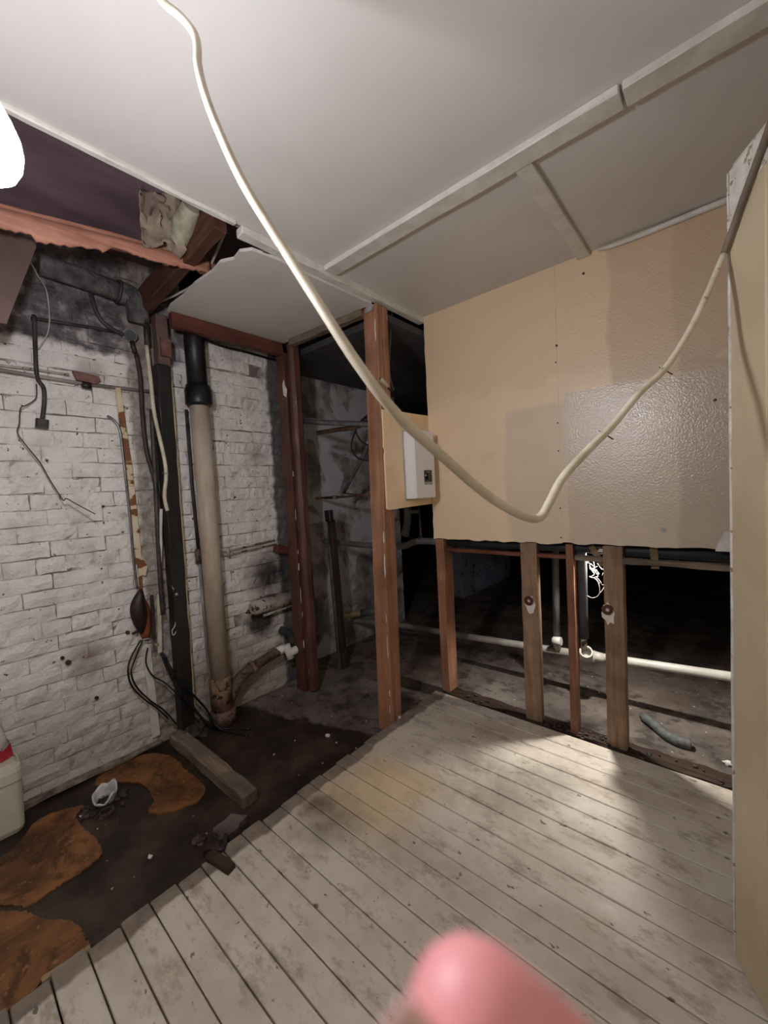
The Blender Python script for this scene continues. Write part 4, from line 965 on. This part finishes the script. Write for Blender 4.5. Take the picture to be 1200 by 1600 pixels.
part('straight', MB().tube([(-2.929, 2.220, 0.910), (-2.349, 2.220, 0.901), (-1.940, 2.220, 0.896), (-1.748, 2.220, 0.910), (-1.641, 2.215, 0.947), (-1.44, 2.205, .955)], .023, 14, smooth_path=4), M_GREYPIPE, t)
part('riser', MB().tube([(-1.730, 2.260, 1.238), (-1.740, 2.260, 1.079), (-1.759, 2.240, 0.976)], [.026, .026, .03], 14), M_GREYPIPE, t)
part('thin_riser', MB().tube([(-1.611, 2.230, 1.193), (-1.601, 2.220, 0.966)], .008, 8), M_COPPER, t)
part('cross_piece', MB().tube([(-1.741, 2.260, 1.148), (-1.608, 2.230, 1.153)], .014, 10), M_GREYPIPE, t)
part('saddle', MB().tube([(-1.601, 2.215, 0.984), (-1.588, 2.215, 0.932)], .018, 8), M_DARKBOX, t)
t = empty('ochre_pipe', (-2.566, 2.300, 0.241), 'ochre pipe low on the rendered wall', 'pipe')
part('tube', MB().tube([(-2.717, 2.100, 0.237), (-2.649, 2.300, 0.227), (-2.482, 2.500, 0.234)], .026, 14), M_YELLOWPIPE, t)
part('fitting', MB().tube([(-2.482, 2.500, 0.234), (-2.372, 2.500, 0.263), (-2.258, 2.500, 0.304)], .033, 14), M_GREYPIPE, t)
# white waste pipe across the rear space
t = empty('waste_pipe', (-.7, 2.6, ZF), 'long white waste pipe crossing the space behind the studs', 'pipe')
part('shaded_tube', MB().tube([(-2.794, 2.150, 0.084), (-2.788, 2.300, 0.109), (-2.747, 2.420, 0.130), (-2.556, 2.520, 0.147), (-2.302, 2.580, 0.151), (-2.035, 2.600, 0.166), (-1.549, 2.600, 0.186), (-0.716, 2.600, 0.235)], .0235, 16), M_SHADEPIPE, t, 'length greyed to paint in its shade')  # left length takes its shade as a greyer colour
part('tube', MB().tube([(-0.753, 2.600, 0.234), (-0.334, 2.600, 0.261), (-0.010, 2.600, 0.282), (.39, 2.6, .30)], .024, 16), M_WHITEPIPE, t)
part('tee', MB().tube([(-0.734, 2.600, 0.235), (-0.626, 2.600, 0.240)], .034, 16), M_WHITEPIPE, t)
part('open_socket', MB().pipe_ring((-0.672, 2.600, 0.237), (-0.657, 2.530, 0.288), .036, .028, 20), M_WHITEPIPE, t)
part('tapered_joint', MB().tube([(-0.643, 2.600, 0.240), (-0.574, 2.600, 0.244)], [.034, .024], 16), M_WHITEPIPE, t)
t = empty('valve_pipe', (-0.848, 2.600, 0.288), 'grey upright pipe with a valve joining the white waste pipe', 'pipe')
part('tube', MB().tube([(-0.823, 2.550, 0.982), (-0.830, 2.560, 0.720), (-0.841, 2.580, 0.321)], .021, 14), M_GREYPIPE, t)
part('valve', MB().tube([(-0.859, 2.550, 0.306), (-0.847, 2.550, 0.308), (-0.804, 2.550, 0.313)], [.018, .026, .026], 12).tube([(-0.838, 2.570, 0.308), (-0.845, 2.600, 0.234)], .024, 12), M_WHITEPIPE, t)
t = empty('foam_lagging', (-.5, 2.205, .93), 'black foam lagged pipe running under the edge of the beige wall', 'pipe')
part('level_run', MB().tube([(-1.44, 2.205, .957), (-.62, 2.205, .962), (-.30, 2.205, .957), (.39, 2.205, .953)], .027, 16), M_BLACKFOAM, t)
part('drop', MB().tube([(-.590, 2.215, .955), (-.585, 2.215, .90), (-.590, 2.225, .60), (-.590, 2.235, .48)], [.026, .025, .025, .024], 14), M_GREYFOAM, t)
part('bare_end', MB().tube([(-.590, 2.235, .48), (-.595, 2.25, .43), (-.61, 2.30, .40)], .016, 10), M_STUBPIPE, t)
for k, (a, b, w_) in enumerate((((-.435, 2.172, .985), (-.432, 2.170, .895), .032), ((-.268, 2.172, .985), (-.262, 2.170, .885), .030), ((-.53, 2.172, .98), (-.475, 2.158, .885), .028))):
    part('tape', MB().bar(a, b, w_, .003, up=(0, 1, 0), bev=.0005, seg=6, jit=.0015, seed=k), M_TAPE, t, 'ochre tape hanging from the lagging')
part('white_tag', MB().plate([(0, 0), (.06, -.004), (.065, .012), (.01, .016)], (-.50, 2.17, .95), (1, 0, 0), (0, 0, 1), .002), M_TORN, t)
cw = MB()
rc = random.Random(17)
for k in range(9):
    p_ = Vector((-.545 + rc.uniform(-.02, .03), 2.27 + rc.uniform(-.03, .02), .86 + rc.uniform(-.06, .03))); pts = [p_]
    for j in range(5):
        p_ = p_ + Vector((rc.uniform(-.02, .02), rc.uniform(-.01, .01), rc.uniform(-.03, .012))); pts.append(p_)
    cw.tube(pts, .0012, 5, smooth_path=3)
cw.tube([(-.56, 2.26, .80), (-.53, 2.26, .79), (-.515, 2.26, .75), (-.52, 2.26, .71), (-.55, 2.26, .69), (-.575, 2.26, .70)], .0018, 5, smooth_path=4)
single('tangled_wire', cw, M_WIRE, 'tangle of fine pale wire hanging between the lagging drop and a stud', 'wire')
LP = Vector((-.515, 2.262, .985)); LA = Vector((.16, -.22, -1)).normalized()
t = empty('inspection_lamp', LP, 'small shaded inspection lamp tucked behind the lower edge of the beige wall', 'lamp')
sh = MB(); su = LA.orthogonal().normalized(); sv_ = LA.cross(su); vs = []; fs = []
SHP = [(-.045, .012), (-.02, .020), (.022, .046), (.022, .044), (-.02, .018), (-.043, .008)]
for (h_, r_) in SHP:
    for k in range(18): vs.append(LP + LA * h_ + (su * math.cos(k * math.pi / 9) + sv_ * math.sin(k * math.pi / 9)) * r_)
for q in range(len(SHP) - 1):
    for k in range(18): fs.append((q * 18 + k, q * 18 + (k + 1) % 18, (q + 1) * 18 + (k + 1) % 18, (q + 1) * 18 + k))
part('shade', sh.add(vs, fs), M_STEEL, t)
part('holder', MB().tube([LP - LA * .10, LP - LA * .04], [.012, .014], 12), M_DARKBOX, t)
part('hook_wire', MB().tube([LP - LA * .10, LP + Vector((0, -.03, .14)), (-.50, 2.19, 1.13), (-.50, 2.15, 1.12)], .003, 6, smooth_path=3), M_BLACKCABLE, t)
l2 = bpy.data.lights.new('inspection_light', 'SPOT'); l2.energy = LAMP2_POWER; l2.color = (1.0, .95, .88); l2.shadow_soft_size = .018
l2.spot_size = math.radians(140); l2.spot_blend = .35
lo = bpy.data.objects.new('inspection_light', l2); COL.objects.link(lo); lo.parent = t
lo.rotation_euler = LA.to_track_quat('-Z', 'Y').to_euler()
single('hose_offcut', MB().tube([(-0.380, 2.572, -0.035), (-0.322, 2.515, -0.035), (-0.264, 2.451, -0.035), (-0.213, 2.421, -0.035), (-0.157, 2.425, -0.035)], [.024, .025, .025, .026, .027], 14, smooth_path=4), M_HOSE, 'short length of grey ribbed hose lying on the concrete', 'hose')
single('wall_cable', MB().tube([(-1.500, 1.895, 2.364), (-1.520, 1.897, 2.237), (-1.550, 1.903, 2.021), (-1.550, 1.937, 1.913)], .006, 8, smooth_path=4), M_GREYPIPE, 'grey cable hanging in the gap beside the corner post', 'cable')

# ------------------------------------------------------------------ heater on its board
hbd = [(1.690, 1.203), (1.705, 1.197), (1.90, 1.203), (2.128, 1.208), (2.128, 1.762), (2.0, 1.758), (1.85, 1.756), (1.690, 1.750), (1.692, 1.60), (1.688, 1.545), (1.700, 1.525), (1.692, 1.50)]
single('backing_board', MB().plate([(-a, b) for a, b in hbd], (-1.4365, 0, 0), (0, -1, 0), (0, 0, 1), .013), M_HBOARD, 'cut beige board fixed between the corner post and the panelled wall', 'board')
t = empty('water_heater', (-1.39, 1.95, 1.25), 'slim white water heater with black control on the beige board', 'water heater')
mb = MB()
prof = [(-1.4355, 1.858), (-1.40, 1.846), (-1.352, 1.838), (-1.345, 1.846), (-1.345, 2.036), (-1.352, 2.044), (-1.40, 2.052), (-1.4355, 2.062)]
n_ = len(prof)
vs = [(x, y, z_) for z_, g in ((1.250, .004), (1.254, 0), (1.636, 0), (1.642, .004)) for x, y in [(a - (g if a > -1.43 else 0), b + (g if b < 1.95 else -g)) for a, b in prof]]
fs = [tuple(reversed(range(n_))), tuple(range(3 * n_, 4 * n_))]
for k in range(3):
    for i in range(n_): fs.append((k * n_ + i, k * n_ + (i + 1) % n_, (k + 1) * n_ + (i + 1) % n_, (k + 1) * n_ + i))
mb.add(vs, fs); part('casing', mb, M_HEATER, t)
part('back_plate', MB().box((-1.4362, 1.852, 1.244), (-1.428, 2.066, 1.648), .001), M_GREYPLASTIC, t)
cp = part('control_panel', MB().box((-1.346, 1.925, 1.345), (-1.3425, 2.003, 1.412), .001), M_BLACKGLOSS, t)
part('dial', MB().tube([(-1.3425, 1.963, 1.376), (-1.332, 1.963, 1.376)], .017, 20), M_BLACKGLOSS, cp)
part('indicator', MB().tube([(-1.3425, 1.937, 1.382), (-1.3415, 1.937, 1.382)], .005, 10), M_HEATER, cp)
part('marking', MB().box((-1.3430, 1.948, 1.400), (-1.3420, 1.980, 1.404)), M_GREYPLASTIC, cp)
part('lower_strip', MB().box((-1.346, 1.925, 1.328), (-1.3428, 2.003, 1.344)), M_GREYPLASTIC, t)

# ------------------------------------------------------------------ hanging cable in the foreground
cp_ = [(-0.995, 0.364, 2.600), (-0.866, 0.354, 2.352), (-0.769, 0.348, 2.203), (-0.721, 0.359, 2.145), (-0.693, 0.367, 2.103), (-0.679, 0.364, 2.066), (-0.668, 0.357, 2.026), (-0.640, 0.350, 1.959), (-0.596, 0.343, 1.874), (-0.530, 0.339, 1.756), (-0.464, 0.350, 1.645), (-0.401, 0.358, 1.544), (-0.350, 0.370, 1.459), (-0.314, 0.397, 1.395), (-0.289, 0.455, 1.344), (-0.263, 0.527, 1.289), (-0.244, 0.581, 1.259), (-0.233, 0.616, 1.247), (-0.225, 0.636, 1.249), (-0.219, 0.656, 1.269), (-0.208, 0.695, 1.309), (-0.187, 0.769, 1.355), (-0.168, 0.854, 1.399), (-0.136, 0.954, 1.471), (-0.103, 1.038, 1.525), (-0.070, 1.153, 1.620), (-0.039, 1.233, 1.720), (-0.009, 1.328, 1.837)]
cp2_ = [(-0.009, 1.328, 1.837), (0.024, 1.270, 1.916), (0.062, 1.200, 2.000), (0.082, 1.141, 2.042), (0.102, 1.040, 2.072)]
t = empty('hanging_cable', cp_[17], 'long grubby white cable sagging from the ceiling across the room', 'cable')
part('sheath', MB().tube(cp_, .0068, 12, smooth_path=6), M_WHITECABLE, t)
part('shaded_length', MB().tube(cp2_, .0070, 12, smooth_path=6), M_TAUPE, t, 'taupe length against the door, its shade painted in')  # taupe puts the shade over the door into the cable colour
for (a, b) in (((-0.176, 0.827, 1.386), (-0.166, 0.855, 1.376)), ((-0.105, 1.030, 1.524), (-0.092, 1.060, 1.516)), ((-0.322, 0.388, 1.431), (-0.319, 0.394, 1.424))):
    a = Vector(a); b = Vector(b); u_ = (b - a).normalized()
    part('clip_nail', MB().tube([a - u_ * .012, b], .0014, 6), M_NAIL, t)
    part('clip', MB().tube([a - u_ * .010, a + u_ * .003], .0028, 8), M_WHITECABLE, t)

# ------------------------------------------------------------------ bare bulb at the upper left
lc = Vector((-0.771, 0.095, 1.821))
t = empty('pendant_bulb', lc, 'bright bare bulb hanging at the upper left edge', 'lamp')
part('glass', MB().tube([lc + Vector((0, 0, q)) for q in (-.066, -.062, -.052, -.038, -.02, 0, .018, .034, .048, .056)], [.005, .018, .030, .037, .040, .038, .032, .025, .018, .016], 24), M_GLOW, t)
part('holder', MB().tube([lc + Vector((0, 0, q)) for q in (.050, .052, .062, .10, .115)], [.016, .019, .019, .017, .008], 20), M_DARKBOX, t)
part('flex', MB().tube([lc + Vector((0, 0, .11)), lc + Vector((-.02, -.03, .35)), Vector((lc.x - .03, lc.y - .04, ZC))], .004, 8), M_WHITECABLE, t)

# ------------------------------------------------------------------ photographer's hand, fingertip in front of the lens
def cam_pt(r, d, f): return Vector((0, 0, 1.3)) + RIGHT * r + DOWN * d + FWD * f
t = empty('person_hand', cam_pt(.10, .20, .03), 'pink fingertip of a hand close to the lens at the bottom', 'hand')
mid = [('i', (.065, .130, .056), [(.046, .098, .050), (.0225, .0725, .0470), (.0045, .0532, .0455)], .0100),
       ('m', (.078, .136, .060), [(.072, .126, .068), (.080, .112, .058), (.090, .116, .045)], .0095),
       ('r', (.092, .142, .064), [(.090, .134, .072), (.098, .122, .062), (.106, .126, .050)], .0090),
       ('l', (.106, .150, .064), [(.108, .142, .072), (.114, .130, .064), (.120, .136, .052)], .0080),
       ('t', (.078, .172, .024), [(.062, .160, .008), (.050, .142, .000), (.044, .126, -.004)], .0105)]
me = bpy.data.meshes.new('hand'); V = []; E = []; Rr = []
def av(p, r): V.append(cam_pt(*p)); Rr.append(r); return len(V) - 1
w0 = av((.104, .210, .030), (.024, .018)); p0 = av((.092, .172, .042), (.032, .016)); f1 = av((.125, .285, -.03), (.03, .026)); f2 = av((.165, .40, -.11), (.036, .034))
E += [(w0, p0), (w0, f1), (f1, f2)]
for (nm, mcp, js, r) in mid:
    a = av(mcp, (r * 1.25, r * 1.2)); E.append((p0, a))
    for k, j in enumerate(js):
        rr2 = r * (1.05 - .07 * k) if nm != 'i' else r * (1.0 - .02 * k - (.12 if k == 2 else 0))
        b = av(j, (rr2, rr2)); E.append((a, b)); a = b
        if k < 2:
            nx = js[k + 1]; c_ = tuple((x + y) / 2 for x, y in zip(j, nx)); b = av(c_, (rr2 * .93, rr2 * .93)); E.append((a, b)); a = b
off = WORLD[t.name]
me.from_pydata([v - Vector(off) for v in V], E, [])
ho = bpy.data.objects.new('hand', me); COL.objects.link(ho); ho.parent = t; me.materials.append(M_SKIN)
sm_ = ho.modifiers.new('skin', 'SKIN'); sm_.use_smooth_shade = True
for i, sv in enumerate(me.skin_vertices[0].data): sv.radius = Rr[i]; sv.use_root = (i == w0)
ss = ho.modifiers.new('sub', 'SUBSURF'); ss.levels = 2; ss.render_levels = 2
nc = cam_pt(.0020, .0545, .0370)
nd = (cam_pt(.0045, .0532, .0455) - cam_pt(.0225, .0725, .0470)).normalized(); nn = -FWD; ns_ = nd.cross(nn).normalized()
nn = ns_.cross(nd)
part('finger_nail', MB().sheet(lambda s, q: nc + ns_ * ((s - .5) * .011) + nd * ((q - .55) * .012) - FWD * -.0 + nn * (-.0012 * (2 * s - 1) ** 2 - .0010 * (q ** 3)), 8, 8, .0006), M_FNAIL, t)
